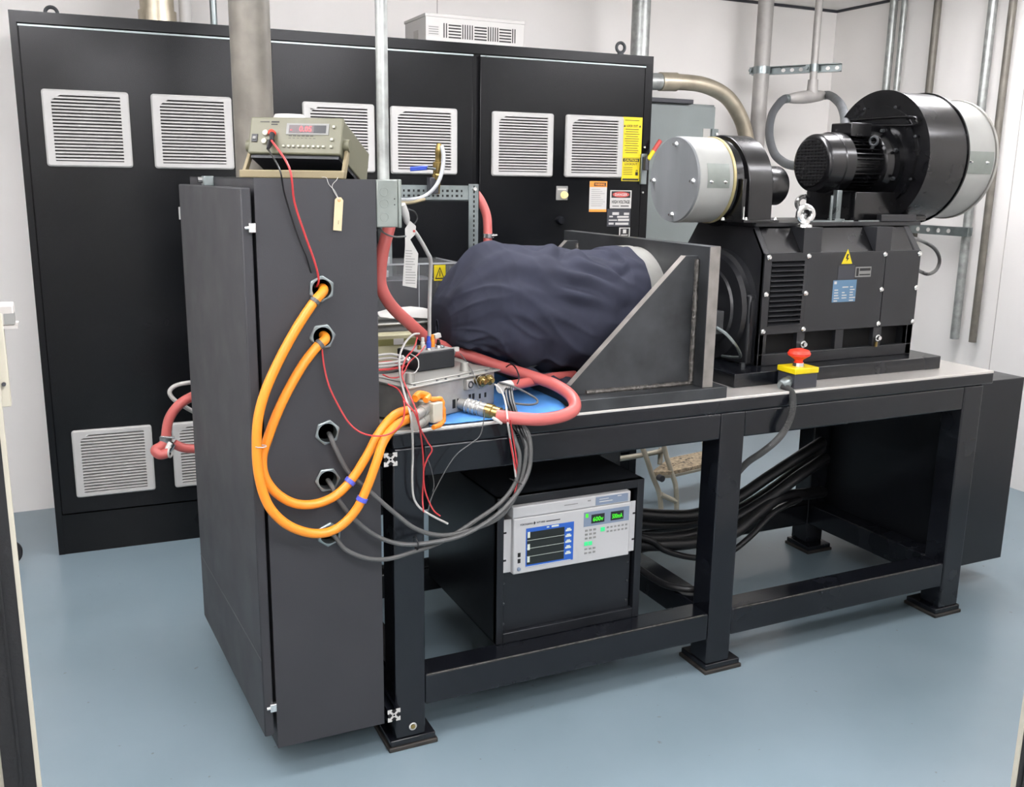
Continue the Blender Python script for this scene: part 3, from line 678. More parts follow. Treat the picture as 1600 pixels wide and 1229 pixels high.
# lifting eyes on the housing
for lab, u, v, y0, z0, dz in (('lifting eye bolt at the front edge of the motor housing top', 1257, 356, .222, 1.535, .046), ('lifting eye bolt at the rear of the motor housing top', 1255, 317, .60, 1.551, 0)):
    c = at(u, v, y=y0); dz = dz or c.z-z0
    t = thing('lifting_eye', lab, 'eye bolt', (c.x, y0, z0), group='lifting eyes on the motor housing')
    MB().ring((c.x, y0, z0+dz), (.35, 1, 0), .026, .0105, 28).build('ring', 'chrome', t)
    MB().lathe((c.x, y0, z0), (c.x, y0, z0+dz-.022), [(0, .028), (.4, .026), (.6, .014), (1, .013)], 20).build('shoulder', 'chrome', t)

# ------------------------------------------------------------------ small blower with silver filter
ZK = 1.694
t = thing('small_blower', 'small black blower with a drum-shaped silver filter on its left side', 'blower', (1.44, YC, 1.551))
R = .150
MB().lathe((1.208, YC, ZK), (1.352, YC, ZK), [(0, R-.004), (.03, R), (.97, R), (1, R-.004)], 72).build('filter_drum', 'filter_white', t)
MB().lathe((1.350, YC, ZK), (1.360, YC, ZK), [(0, R-.002), (0, R+.003), (1, R+.003), (1, R-.004)], 72).build('brass_rim', 'rim_cream', t)
cp = MB().lathe((1.200, YC, ZK), (1.208, YC, ZK), [(0, R-.003), (1, R-.001)], 72).build('end_cap', 'filter_cap', t)
for a in (95, 182, 268, 358):
    a = math.radians(a); c = Vector((1.2, YC+.122*math.cos(a), ZK+.122*math.sin(a))); mb = MB(); mb.lathe(c, c-Vector((.009, 0, 0)), [(0, .010), (.5, .009), (1, .004)], 10); mb.cyl(c, c-Vector((.016, 0, 0)), .0045, n=8); mb.build('stud', 'chrome', cp)
mb = MB(); vs_ = []
for i in range(9):
    a = math.radians(150+i*4+8); vs_ += [(1.238, YC+(R+.0012)*math.cos(a), ZK+(R+.0012)*math.sin(a)), (1.332, YC+(R+.0012)*math.cos(a), ZK+(R+.0012)*math.sin(a))]
mb.add(vs_, [(2*i, 2*i+1, 2*i+3, 2*i+2) for i in range(8)]); mb.build('seam_plate', 'jbox_grey', t)
for x in (1.255, 1.315):
    c = Vector((x, YC-R, ZK-.005)); MB().lathe(c, c-Vector((0, .008, 0)), [(0, .008), (1, .003)], 10).build('rivet', 'chrome', t)
# scroll housing: volute outline in the y-z plane
Rs = .186; zc = 1.668
pol = [(YC+Rs*math.cos(math.radians(a)), zc+Rs*math.sin(math.radians(a))) for a in range(0, 181, 6)] + [(YC-Rs, 1.551), (YC+Rs, 1.551)]
MB().prism([(1.392, y, z) for y, z in pol], (.104, 0, 0)).build('scroll_housing', 'blower_black', t, .003)
pol2 = [(YC+(Rs-.03)*math.cos(math.radians(a)), zc+(Rs-.03)*math.sin(math.radians(a))) for a in range(0, 181, 6)] + [(YC-Rs+.03, 1.551), (YC+Rs-.03, 1.551)]
MB().lathe((1.358, YC, ZK-.01), (1.392, YC, ZK-.01), [(0, .14), (1, .155)], 48).build('inlet_ring', 'blower_black', t)
MB().prism([(1.372, y, z) for y, z in ((YC-.175, 1.551), (YC+.175, 1.551), (YC+.175, 1.70), (YC-.175, 1.70))], (.02, 0, 0)).build('mount_face', 'blower_black', t, .002)
B(1.365, 1.52, YC-.20, YC+.20, 1.5512, 1.560).build('base_flange', 'blower_black', t, .001)
MB().lathe((1.496, YC, 1.678), (1.672, YC, 1.678), [(0, .12), (.08, .12), (.1, .06), (.4, .06), (.4, .072), (.95, .072), (1, .066)], 40).build('fan_motor', 'blower_black', t)
for u, v in ((1130, 343), (1166, 344), (1212, 345)):
    c = at(u, v, y=.245); MB().lathe((c.x, .247, 1.56), (c.x, .247, 1.570), [(0, .007), (1, .004)], 8).build('flange_bolt', 'chrome', t)
c = at(1162, 335, y=.25); B(c.x, c.x+.004, .252, .258, 1.562, 1.605).build('clip', 'chrome', t)

# ------------------------------------------------------------------ large blower
ZB2 = 1.790
t = thing('large_blower', 'large black scroll blower with finned motor and a wide white filter ring', 'blower', (2.15, YC, 1.551))
MB().lathe((2.372, YC, ZB2), (2.548, YC, ZB2), [(0, .228), (.02, .232), (.96, .232), (1, .229)], 80).build('filter_ring', 'filter_white', t)
MB().lathe((2.545, YC, ZB2), (2.556, YC, ZB2), [(0, .231), (0, .237), (1, .237), (1, .225)], 80).build('filter_rim', 'alu_light', t)
vs_ = []
for i in range(9):
    a = math.radians(173+i*2.6); vs_ += [(2.385, YC+.2335*math.cos(a), ZB2+.2335*math.sin(a)), (2.535, YC+.2335*math.cos(a), ZB2+.2335*math.sin(a))]
MB().add(vs_, [(2*i, 2*i+1, 2*i+3, 2*i+2) for i in range(8)]).build('seam_plate', 'jbox_grey', t)
for x in (2.41, 2.50):
    c = Vector((x, YC-.2325, ZB2-.012)); MB().lathe(c, c-Vector((0, .009, 0)), [(0, .008), (1, .003)], 10).build('rivet', 'chrome', t)
Rb = .252
MB().lathe((2.160, YC, ZB2), (2.372, YC, ZB2), [(0, Rb-.02), (0, Rb+.006), (.03, Rb+.006), (.03, Rb), (.97, Rb), (.97, Rb+.005), (1, Rb+.005), (1, Rb-.02)], 96).build('scroll_housing', 'blower_black', t)
MB().lathe((2.168, YC, ZB2), (2.150, YC, ZB2), [(0, Rb-.004), (.4, Rb-.004), (.4, .20), (1, .198)], 80).build('scroll_face', 'blower_black', t)
B(1.95, 2.33, YC-.12, YC+.15, 1.5512, 1.66).build('outlet_duct', 'blower_black', t, .003)
a = at(1372, 336, y=.262); B(2.03, 2.21, .255, .28, 1.5512, 1.577).build('mount_block', 'dyno_black', t, .002)
# pressed rib across the face
MB().tube([(2.146, YC+.19, ZB2+.130), (2.146, YC, ZB2+.124), (2.146, YC-.175, ZB2+.118), (2.146, YC-.19, ZB2+.135), (2.146, YC-.15, ZB2+.150), (2.146, YC+.17, ZB2+.150)], .004, 8, 5).build('pressed_rib', 'blower_black', t)
# motor: fan cowl, finned body, terminal box
ZM = 1.765
gr = MB().lathe((1.826, YC, ZM), (1.945, YC, ZM), [(0, .088), (.02, .098), (.10, .107), (.6, .112), (.62, .116), (1, .116)], 56).build('fan_cowl', 'blower_black', t)
MB().lathe((1.828, YC, ZM), (1.8245, YC, ZM), [(0, .088), (1, .086)], 48).build('grille_back', 'dark_hole', gr)
for i in range(15):
    z = ZM-.084+i*.012; hw = math.sqrt(max(0, .087**2-(z-ZM)**2))
    if hw > .01: B(1.8205, 1.8245, YC-hw, YC+hw, z-.0022, z+.0022).build('grille_bar', 'blower_black', gr)
for i in range(9):
    y = YC-.076+i*.019; hw = math.sqrt(max(0, .087**2-(y-YC)**2)); B(1.8215, 1.8245, y-.0015, y+.0015, ZM-hw, ZM+hw).build('grille_bar', 'blower_black', gr)
MB().cyl((1.945, YC, ZM), (2.10, YC, ZM), .085, n=40).build('motor_body', 'blower_black', t)
for i in range(34):
    a = 2*math.pi*i/34; d = Vector((0, math.cos(a), math.sin(a))); s_ = d.cross(Vector((1, 0, 0)))
    MB().obox(Vector((1.945, YC, ZM))+d*.083-s_*.0015, (.15, 0, 0), s_*.003, d*.020).build('cooling_fin', 'blower_black', t)
MB().lathe((2.09, YC, ZM), (2.152, YC, ZM), [(0, .09), (.2, .115), (.6, .125), (.6, .150), (1, .150)], 48).build('motor_flange', 'blower_black', t)
for i in range(8):
    a = 2*math.pi*i/8+.4; c = Vector((2.127, YC+.138*math.cos(a), ZM+.138*math.sin(a))); MB().lathe(c, c-Vector((.012, 0, 0)), [(0, .008), (1, .007)], 6).build('flange_bolt', 'mill_steel', t)
    c = Vector((2.150, YC+.205*math.cos(a), ZB2+.205*math.sin(a))); MB().lathe(c, c-Vector((.006, 0, 0)), [(0, .006), (1, .004)], 8).build('face_bolt', 'mill_steel', t)
B(1.962, 2.065, YC-.055, YC+.055, ZM+.10, ZM+.152).build('terminal_box', 'blower_black', t, .004)
c = Vector((2.05, YC-.085, ZM+.085)); mb = MB(); mb.ring(c, (1, .3, 0), .016, .005, 20); mb.cyl(c-Vector((0, -.01, .035)), c-Vector((0, 0, .014)), .007, n=10); mb.build('motor_eye', 'mill_steel', t)
a = at(1309, 310, y=.36); B(a.x-.010, a.x+.014, .352, .376, 1.5512, 1.665).build('support_leg', 'zinc', t, .002)
B(a.x-.02, a.x+.03, .345, .385, 1.5512, 1.558).build('support_foot', 'zinc', t, .001)
MB().cyl((a.x-.028, .36, 1.551), (a.x-.028, .36, 1.645), .006, n=10).build('threaded_rod', 'zinc', t)
for (x0, x1) in ((1.70, 1.90), (1.93, 2.13)): B(x0, x1, .264, .272, 1.5512, 1.556).build('tie_bar', 'zinc', t)

# ------------------------------------------------------------------ emergency stop box
t = thing('emergency_stop', 'red emergency stop button on a yellow-lidded box at the bench edge', 'switch', (1.505, .064, ZT))
ex0, ex1, ey0, ey1 = 1.456, 1.556, .020, .108
B(ex0, ex1, ey0, ey1, ZT, 1.046).build('box', 'plate_dark', t, .003)
B(ex0-.003, ex1+.003, ey0-.003, ey1+.003, 1.046, 1.066).build('lid', 'yellow_plastic', t, .003)
MB().lathe((1.506, .064, 1.066), (1.506, .064, 1.127), [(0, .017), (.22, .017), (.24, .014), (.38, .016), (.62, .038), (.74, .040), (.9, .034), (1, .014)], 36).build('mushroom_button', 'red_plastic', t)
MB().lathe((1.506, .064, 1.066), (1.506, .064, 1.078), [(0, .02), (1, .018)], 24).build('button_collar', 'chrome', t)
g = at(1224, 598, y=.045)
MB().lathe((ex0+.004, .05, g.z+.005), (ex0-.045, .035, g.z-.008), [(0, .018), (.4, .018), (.4, .021), (.8, .021), (1, .016)], 16).build('cable_gland', 'zinc', t)
pts = [(ex0-.040, .037, g.z-.006), at(1236, 612, y=.005), at(1239, 630, y=-.02), at(1236, 650, y=-.03), at(1226, 672, y=-.03), at(1211, 690, y=0), at(1190, 707, y=.06), at(1168, 722, y=.13), at(1150, 742, y=.2), at(1132, 770, y=.27)]
t = thing('ribbed_conduit', 'thin ribbed grey conduit hanging from the emergency stop box', 'conduit', pts[0])
MB().tube(pts, .0125, 12, 24, rad=lambda i, k: .0125 if i % 2 else .0098).build('sheath', 'cable_grey', t, ang=60)

# ------------------------------------------------------------------ black cabinet at the right end of the bench
KX0, KX1, KY0, KZ0, KZ1 = 2.383, 2.824, .158, .105, .909
t = thing('side_cabinet', 'black steel cabinet fixed to the right end of the bench', 'cabinet', (2.6, .5, KZ0))
B(KX0, KX1, KY0, .90, KZ0, KZ1).build('body', 'satin_black', t, .003)
for v in (637, 734, 760, 826):
    c = at(1591-(v-637)*.1, v, y=KY0+.05); B(KX1, KX1+.012, KY0+.04, KY0+.065, c.z-.012, c.z+.012).build('hinge', 'mill_steel', t, .002)

# ------------------------------------------------------------------ tall grey enclosure at the left end
EY, EZ0, EZ1 = -.019, .111, 1.681
enc = thing('tall_enclosure', 'tall charcoal steel enclosure with orange cables entering its narrow front', 'cabinet', (-.2, .4, EZ0))
HOLES = [at(u, v, y=EY) for u, v in ((502, 451), (503.5, 525.5), (511, 675), (511.5, 749), (514, 834))]
hx = sum(h.x for h in HOLES)/5; hr = .0255; cw = .040
mb = MB(); x0, x1 = -.353, -.041; a0, a1 = hx-cw-.006, hx+cw+.006
def quad(xa, xb, za, zb): mb.add([(xa, EY, za), (xb, EY, za), (xb, EY, zb), (xa, EY, zb)], [(0, 1, 2, 3)])
quad(x0, a0, EZ0, EZ1); quad(a1, x1, EZ0, EZ1)
zs = sorted(HOLES, key=lambda h: h.z); z = EZ0
for h in zs:
    quad(a0, a1, z, h.z-cw); z = h.z+cw
    n = 32; vi = []; vo = []
    for i in range(n):
        a = 2*math.pi*i/n; c_, s_ = math.cos(a), math.sin(a); vi.append((h.x+hr*c_, EY, h.z+hr*s_))
        k = 1/max(abs(c_)/((a1-h.x) if c_ > 0 else (h.x-a0)), abs(s_)/cw); vo.append((h.x+k*c_, EY, h.z+k*s_))
    # snap one sample to each rectangle corner so the cell closes
    for cx, cz in ((a0, h.z-cw), (a1, h.z-cw), (a1, h.z+cw), (a0, h.z+cw)):
        j = min(range(n), key=lambda q: (vo[q][0]-cx)**2+(vo[q][2]-cz)**2); vo[j] = (cx, EY, cz)
    mb.add(vi+vo, [(i, n+i, n+(i+1) % n, (i+1) % n) for i in range(n)])
quad(a0, a1, z, EZ1)
Yb = .86; bl = (-.395, Yb)
T = .003
mb.build('front_panel', 'enclosure_grey', enc, smooth=False)
mb = MB(); mb.prism([(x0, EY+.001, EZ0), (x0+T, EY+.001, EZ0), (bl[0]+T, Yb, EZ0), (bl[0], Yb, EZ0)], (0, 0, EZ1-EZ0)); mb.box(x1-T, x1, EY+.001, Yb, EZ0, EZ1)
mb.prism([(x0, EY+.001, EZ0), (x1, EY+.001, EZ0), (x1, Yb, EZ0), (bl[0], Yb, EZ0)], (0, 0, T)); mb.prism([(x0, EY+.001, EZ1-T), (x1, EY+.001, EZ1-T), (x1, Yb, EZ1-T), (bl[0], Yb, EZ1-T)], (0, 0, T))
mb.box(bl[0], x1, Yb-T, Yb, EZ0, EZ1)
mb.build('body', 'enclosure_grey', enc, smooth=False)
# locknuts
for h in HOLES:
    mb = MB(); n = 6; R0, R1, y0, y1 = .0355, hr, EY-.007, EY
    ro = random.uniform(0, .6)
    N_ = 48
    def hexr(a): q = (a-ro) % (math.pi/3); return R0*math.cos(math.pi/6)/math.cos(q-math.pi/6)
    vs_ = []
    for i in range(N_):
        a = 2*math.pi*i/N_; c_, s_ = math.cos(a), math.sin(a); r = hexr(a)
        vs_ += [(h.x+r*c_, y1, h.z+r*s_), (h.x+r*c_, y0+.002, h.z+r*s_), (h.x+(r-.003)*c_, y0, h.z+(r-.003)*s_), (h.x+R1*c_, y0, h.z+R1*s_), (h.x+R1*c_, y1+.03, h.z+R1*s_)]
    mb.add(vs_, [(5*i+k, 5*i+k+1, 5*((i+1) % N_)+k+1, 5*((i+1) % N_)+k) for i in range(N_) for k in range(4)])
    mb.build('locknut', 'zinc', enc, ang=30)
# door on the long left side, hinged at the front and slightly ajar
D0, D1 = Vector((-.388, -.020, 0)), Vector((-.434, .838, 0)); dz0, dz1 = .154, 1.657
dn = Vector((D1.y-D0.y, -(D1.x-D0.x), 0)).normalized()*.027
dr = MB().prism([D0+Vector((0, 0, dz0)), D1+Vector((0, 0, dz0)), D1+dn+Vector((0, 0, dz0)), D0+dn+Vector((0, 0, dz0))], (0, 0, dz1-dz0)).build('door', 'enclosure_grey', enc, .004)
zsm = at(405, 1031, y=-.01).z
MB().obox(D0+Vector((-.0008, 0, zsm)), D1-D0, dn*.02, (0, 0, .004)).build('door_crease', 'cable_grey', dr)
for u, v in ((391, 356), (424.5, 1106)):
    c = at(u, v, y=-.03); hg = B(c.x-.004, c.x+.014, -.034, EY+.001, c.z-.012, c.z+.012).build('hinge_block', 'chrome', enc, .002)
    MB().cyl((c.x-.013, -.029, c.z), (c.x-.003, -.029, c.z), .005, n=10).build('hinge_pin', 'chrome', hg)
c = at(331, 277, x=-.378); mb = MB(); mb.box(-.405, -.375, c.y-.025, c.y+.025, 1.655, 1.684); mb.build('door_clamp', 'zinc', enc, .003)
MB().cyl((-.418, c.y, 1.672), (-.405, c.y, 1.672), .009, n=10).build('clamp_screw', 'chrome', enc)
c = at(281, 333, x=-.435); MB().box(-.438, -.433, .838, .842, c.z-.02, c.z+.02).build('latch_tab', 'vent_white', enc)
# T-slot extrusions tying enclosure to bench
def tslot(label, zc):
    s = .0195; xc = -.0135
    t = thing('slotted_extrusion', label, 'profile', (xc, .3, zc), group='T-slot extrusions')
    def star(q):   # quarter outline -> full T-slot cross shape, list of polys
        polys = []
        for sx, sz in ((1, 1), (1, -1), (-1, 1), (-1, -1)):
            polys += [[(q*.32*sx, q*1*sz), (q*sx, q*sz), (q*sx, q*.32*sz), (q*.74*sx, q*.32*sz), (q*.74*sx, q*.52*sz), (q*.36*sx, q*.12*sz), (q*.12*sx, q*.36*sz), (q*.52*sx, q*.74*sz), (q*.32*sx, q*.74*sz)]]
        return polys
    mb = MB()
    for pl in star(s): mb.prism([(xc+a, EY-.008, zc+b_) for a, b_ in pl], (0, .86, 0))
    mb.prism([(xc-s*.3, EY-.008, zc-s*.3), (xc+s*.3, EY-.008, zc-s*.3), (xc+s*.3, EY-.008, zc+s*.3), (xc-s*.3, EY-.008, zc+s*.3)], (0, .86, 0))
    mb.build('bar', 'black_gloss', t)
    mb = MB()
    for pl in star(s): mb.prism([(xc+a, EY-.0085, zc+b_) for a, b_ in pl], (0, -.0008, 0))
    fr = [(xc+s*.34*math.cos(a), zc+s*.34*math.sin(a)) for a in [2*math.pi*i/16 for i in range(16)]]; fi = [(xc+s*.16*math.cos(a), zc+s*.16*math.sin(a)) for a in [2*math.pi*i/16 for i in range(16)]]
    mb.add([(a, EY-.0094, b_) for a, b_ in fr]+[(a, EY-.0094, b_) for a, b_ in fi], [(i, (i+1) % 16, 16+(i+1) % 16, 16+i) for i in range(16)])
    mb.build('cut_end', 'white_plastic', t, smooth=False)
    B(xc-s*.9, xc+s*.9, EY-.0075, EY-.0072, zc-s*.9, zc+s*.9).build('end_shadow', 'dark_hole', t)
tslot('upper bright cut end of black slotted extrusion between enclosure and bench', at(607, 718, y=EY-.008).z)
tslot('lower bright cut end of black slotted extrusion near the front bench foot', at(610, 1118, y=EY-.008).z)
# big conduit down into the enclosure and small one into the junction box
p = at(391, 60, y=.45); pipe('conduit_pipe', 'very wide stained conduit rising from the top of the charcoal enclosure', (p.x, .45, EZ1), (p.x, .45, CEIL), .057, 'dirty_pipe', G)
p = at(596.5, 100, y=.03); JX0, JX1, JY0 = -.0395, .025, -.022
pipe('conduit_pipe', 'thin galvanised conduit rising from the grey junction box', (p.x, .03, EZ1-.002), (p.x, .03, CEIL), .0158, 'galvanised', G)
t = thing('junction_box', 'small grey metal junction box on the enclosure corner below a conduit', 'box', (JX0, .03, 1.558))
B(JX0, JX1-.006, JY0, .08, 1.558, 1.681).build('box', 'jbox_grey', t, .003)
B(JX1-.0055, JX1+.004, JY0-.001, .081, 1.5565, 1.6825).build('cover', 'jbox_grey', t, .003)
for z in (1.650, 1.62, 1.585): MB().ring((JX0+.020, JY0-.0002, z), (0, 1, 0), .011, .0009, 24, 6).build('knockout', 'jbox_grey', t)
for z in (1.632, 1.617): MB().cyl((JX1-.016, JY0, z), (JX1-.016, JY0-.0006, z), .0018, n=8).build('screw_hole', 'dark_hole', t)

# ------------------------------------------------------------------ bench multimeter on the enclosure
AL, TAU = math.radians(34), math.radians(20)
mr = Vector((math.cos(AL), -math.sin(AL), 0)); mbk = Vector((math.sin(AL), math.cos(AL), 0))
mup = Vector((0, 0, 1))*math.cos(TAU)+mbk*math.sin(TAU); mbx = mbk*math.cos(TAU)-Vector((0, 0, 1))*math.sin(TAU)
o0 = at(388, 238, y=.165)
o1 = at(530, 241, y=.165-.145)
MW = (o1-o0).length; MH = .098; MD = .245; mr = (o1-o0).normalized()
t = thing('bench_multimeter', 'beige bench multimeter with red digits tilted on its carrying handle', 'meter', (o0.x, o0.y, EZ1))
MB().obox(o0+mbx*.012, mr*MW, mbx*(MD-.012), mup*MH).build('case', 'meter_beige', t, .003)
MB().obox(o0-mr*.003-mup*.001, mr*(MW+.006), mbx*.014, mup*(MH+.002)).build('bezel', 'meter_beige', t, .004)
MB().obox(o0+mr*.004-mup*.010+mbx*.010, mr*(MW-.008), mbx*(MD-.02), mup*.011).build('underside', 'meter_dark', t)
F = -mbx
def mp(a, b_, d=0): return o0+mr*(a*MW)+mup*(b_*MH)+F*d
def mbox(name, mat, a0, a1, b0, b1, d, parent=None, bev=0): return MB().obox(mp(a0, b0, -.001), mr*((a1-a0)*MW), mup*((b1-b0)*MH), F*(d+.001)).build(name, mat, parent or t, bev)
wn = mbox('display_bezel', 'print_grey', .40, .865, .52, .83, .002)
mbox('display_red', 'display_red', .43, .70, .565, .775, .003, wn); mbox('display_dark', 'meter_dark', .70, .835, .565, .775, .003, wn)
mb = MB(); text_into(mb, '0.05', mp(.685, .60, .0036), mr, mup, .0145, 'RIGHT'); text_into(mb, '-', mp(.445, .60, .0036), mr, mup, .012); mb.build('digits', 'led_red', wn, smooth=False)
mb = MB()
for i in range(6): rect_into(mb, mp(.43+i*.047, .475, .0008), mr, mup, .009, .0022)
for i in range(7): rect_into(mb, mp(.43+i*.045, .415, .0008), mr, mup, .007, .001)
rect_into(mb, mp(.10, .855, .0008), mr, mup, .026, .002); rect_into(mb, mp(.225, .845, .0008), mr, mup, .022, .004); rect_into(mb, mp(.225, .78, .0008), mr, mup, .018, .003)
mb.build('lettering', 'print_black', t, smooth=False)
for i in range(9): mbox('button', 'button_cream', .375+i*.0545, .375+i*.0545+.028, .155, .215, .006, bev=.001)
for a, b_ in ((.895, .155), (.895, .35), (.905, .70)): mbox('button', 'button_cream', a, a+.03, b_, b_+.075, .006, bev=.001)
sw = mbox('power_switch', 'meter_dark', .025, .088, .30, .51, .003); mbox('rocker', 'print_grey', .04, .075, .36, .44, .006, sw, .001)
jk = []
for a, b_, ring_ in ((.175, .545, 'button_cream'), (.170, .315, 'button_cream'), (.253, .545, 'red_plastic'), (.248, .315, 'meter_dark')):
    c = mp(a, b_); jk.append(c); MB().lathe(c, c+F*.007, [(0, .0085), (.6, .0085), (1, .007)], 20).build('input_jack', ring_, t); MB().cyl(c+F*.0068, c+F*.0076, .0035, n=12).build('jack_socket', 'brass', t)
# handle / bail under the meter
hl, hrr = mp(-.055, -.02), mp(1.05, -.02)
fl = Vector((hl.x, hl.y, EZ1))-Vector((mbk.x, mbk.y, 0))*.02; fr_ = Vector((hrr.x, hrr.y, EZ1))-Vector((mbk.x, mbk.y, 0))*.02
hd_ = MB().obox(fl-mr*.006, (fr_+mr*.006)-(fl-mr*.006), mbk*.012, (0, 0, .021)).build('handle_bar', 'bail_tan', t, .003)
for pa, pb in ((fl, mp(-.03, .30, -.03)), (fr_, mp(1.03, .36, -.03))):
    ax = pb-pa; MB().obox(pa-mr*.005, mr*.010, mbk*.022, ax).build('handle_arm', 'bail_tan', t, .002)
    MB().cyl(pb-mr*.010, pb+mr*.010, .016, n=20).build('handle_pivot', 'meter_beige', t)
for k in (0, 1):  # rear feet
    c = o0+mr*(MW*(.12+.76*k))+mbx*(MD-.03)-mup*.010; B(c.x-.012, c.x+.012, c.y-.012, c.y+.012, EZ1, max(EZ1+.004, c.z)).build('rear_foot', 'meter_dark', t)
# white disc behind the meter
c = at(452, 180, y=.36); t = thing('round_lid', 'white plastic lid behind the multimeter on the enclosure', 'cap', (c.x, .36, EZ1))
MB().lathe((c.x, .36, EZ1), (c.x, .36, c.z+.002), [(0, .055), (.85, .055), (1, .04)], 32).build('cap', 'white_plastic', t)
# test leads
def cable(name, label, pts, r, mat, cat='cable', group=None, n=8, k=6, rad=None):
    t = thing(name, label, cat, pts[0], group=group); MB().tube(pts, r, n, k, rad=rad).build('wire', mat, t); return t
j = jk[2]; t = cable('test_lead', 'red test lead hanging from the multimeter to the top hole', [j+F*.045-Vector((-.012, 0, .035)), at(452, 262, y=-.06), at(460, 315, y=-.05), at(476, 365, y=-.045), at(492, 410, y=-.04), at(498, 437, y=-.03), HOLES[0]+Vector((-.01, .01, .005))], .0028, 'wire_red', group='multimeter leads')
MB().lathe(j+F*.005, j+F*.045-Vector((-.012, 0, .035)), [(0, .006), (.25, .008), (.3, .0075), (1, .004)], 14).build('plug', 'meter_dark', t); MB().lathe(j+F*.004, j+F*.016-Vector((-.002, 0, .004)), [(0, .0085), (1, .009)], 14).build('plug_collar', 'red_plastic', t)
j = jk[3]; t = cable('test_lead', 'black test lead plugged under the red one on the multimeter', [j+F*.045-Vector((-.006, 0, .035)), at(437, 265, y=-.06), at(444, 300, y=-.045), at(462, 360, y=-.035), at(480, 405, y=-.03), HOLES[0]+Vector((-.012, .02, .0))], .0022, 'cable_black', group='multimeter leads')
MB().lathe(j+F*.005, j+F*.045-Vector((-.006, 0, .035)), [(0, .006), (.25, .008), (1, .004)], 14).build('plug', 'meter_dark', t)
# paper tag on strings
c = at(530, 308, y=-.026); d = at(527, 360, y=-.026)
t = thing('paper_tag', 'manila paper tag hanging by white strings over the enclosure front', 'tag', (c.x, -.026, c.z))
up = (c-d).normalized(); sd = Vector((up.z, 0, -up.x)); hw = .011; L = (c-d).length
MB().prism([d-sd*hw, d+sd*hw, d+sd*hw+up*(L-.007), d+sd*(hw-.006)+up*L, d-sd*(hw-.006)+up*L, d-sd*hw+up*(L-.007)], (0, -.0007, 0)).build('card', 'paper_tag', t)
MB().ring(c-up*.008+Vector((0, -.001, 0)), (0, 1, 0), .003, .0009, 14, 6).build('eyelet', 'orange_sign', t)
MB().tube([c-up*.008+Vector((0, -.002, 0)), at(523, 298, y=-.026), at(514, 288, y=-.024), at(510, 278, y=-.02), at(503, 277, y=.0)], .0008, 6).build('string', 'paper_white', t)
MB().tube([c-up*.008+Vector((0, -.002, 0)), at(519, 292, y=-.026), at(526, 281, y=-.022), at(528, 277, y=-.02)], .0008, 6).build('string', 'paper_white', t)
mb = MB(); rect_into(mb, d+sd*.002+up*.016+Vector((0, -.0012, 0)), -sd, up, .001, .010); mb.build('handwriting', 'print_black', t, smooth=False)

# ------------------------------------------------------------------ orange high-voltage cables
H = HOLES
c1p = [H[0]+Vector((.008, .02, 0)), at(505, 455, y=-.03), at(489, 474, y=-.045), at(465, 510, y=-.055), at(440, 555, y=-.065), at(417, 605, y=-.075), at(404, 650, y=-.08), at(401, 695, y=-.085), at(405, 745, y=-.09), at(420, 790, y=-.09), at(450, 820, y=-.09), at(490, 833, y=-.09), at(525, 826, y=-.09), at(555, 798, y=-.09), at(574, 760, y=-.09), at(588, 722, y=-.088), at(600, 688, y=-.075), at(620, 664, y=-.05), at(641, 653, y=-.01)]
c2p = [H[1]+Vector((.008, .02, 0)), at(508, 530, y=-.03), at(492, 545, y=-.04), at(468, 578, y=-.05), at(440, 630, y=-.06), at(420, 680, y=-.062), at(410, 715, y=-.064), at(414, 745, y=-.066), at(432, 770, y=-.068), at(460, 786, y=-.068), at(492, 787, y=-.068), at(524, 774, y=-.066), at(550, 748, y=-.062), at(573, 712, y=-.058), at(590, 680, y=-.05), at(608, 656, y=-.035), at(622, 645, y=-.015), at(638, 640, y=0)]
for pts, lab, tie, gl in ((c1p, 'outer orange high-voltage cable looping from the top hole', (566, 779), (490, 467)), (c2p, 'inner orange high-voltage cable looping from the second hole', (549, 755), (500, 538))):
    t = cable('orange_cable', lab, pts, .0125, 'orange_cable', group='orange high-voltage cables', n=14, k=8)
    P = catmull(pts, 8); proj = lambda q: (800+FPX*(q-CAM).dot(cR)/(q-CAM).dot(cF), 614.5-FPX*(q-CAM).dot(cU)/(q-CAM).dot(cF))
    for (u, v), m_, hl_, r_ in ((tie, 'blue_tie', .006, .0155), (gl, 'cable_grey', .005, .0145)):
        i = min(range(1, len(P)-1), key=lambda q: (proj(P[q])[0]-u)**2+(proj(P[q])[1]-v)**2); d = (P[i+1]-P[i-1]).normalized()
        MB().lathe(P[i]-d*hl_, P[i]+d*hl_, [(0, .012), (0, r_), (1, r_), (1, .012)], 18).build('cable_band', m_, t)
# white tie between the orange cables
c = at(409, 697, y=-.09); t = thing('cable_tie', 'white cable tie joining the two orange cables on the left', 'tie', c); MB().ring(c, (0, 0, 1), .011, .0015, 18, 6).build('loop', 'white_plastic', t); MB().cyl(c+Vector((-.01, -.01, 0)), c+Vector((-.018, -.014, .004)), .0015, n=6).build('tail', 'white_plastic', t)
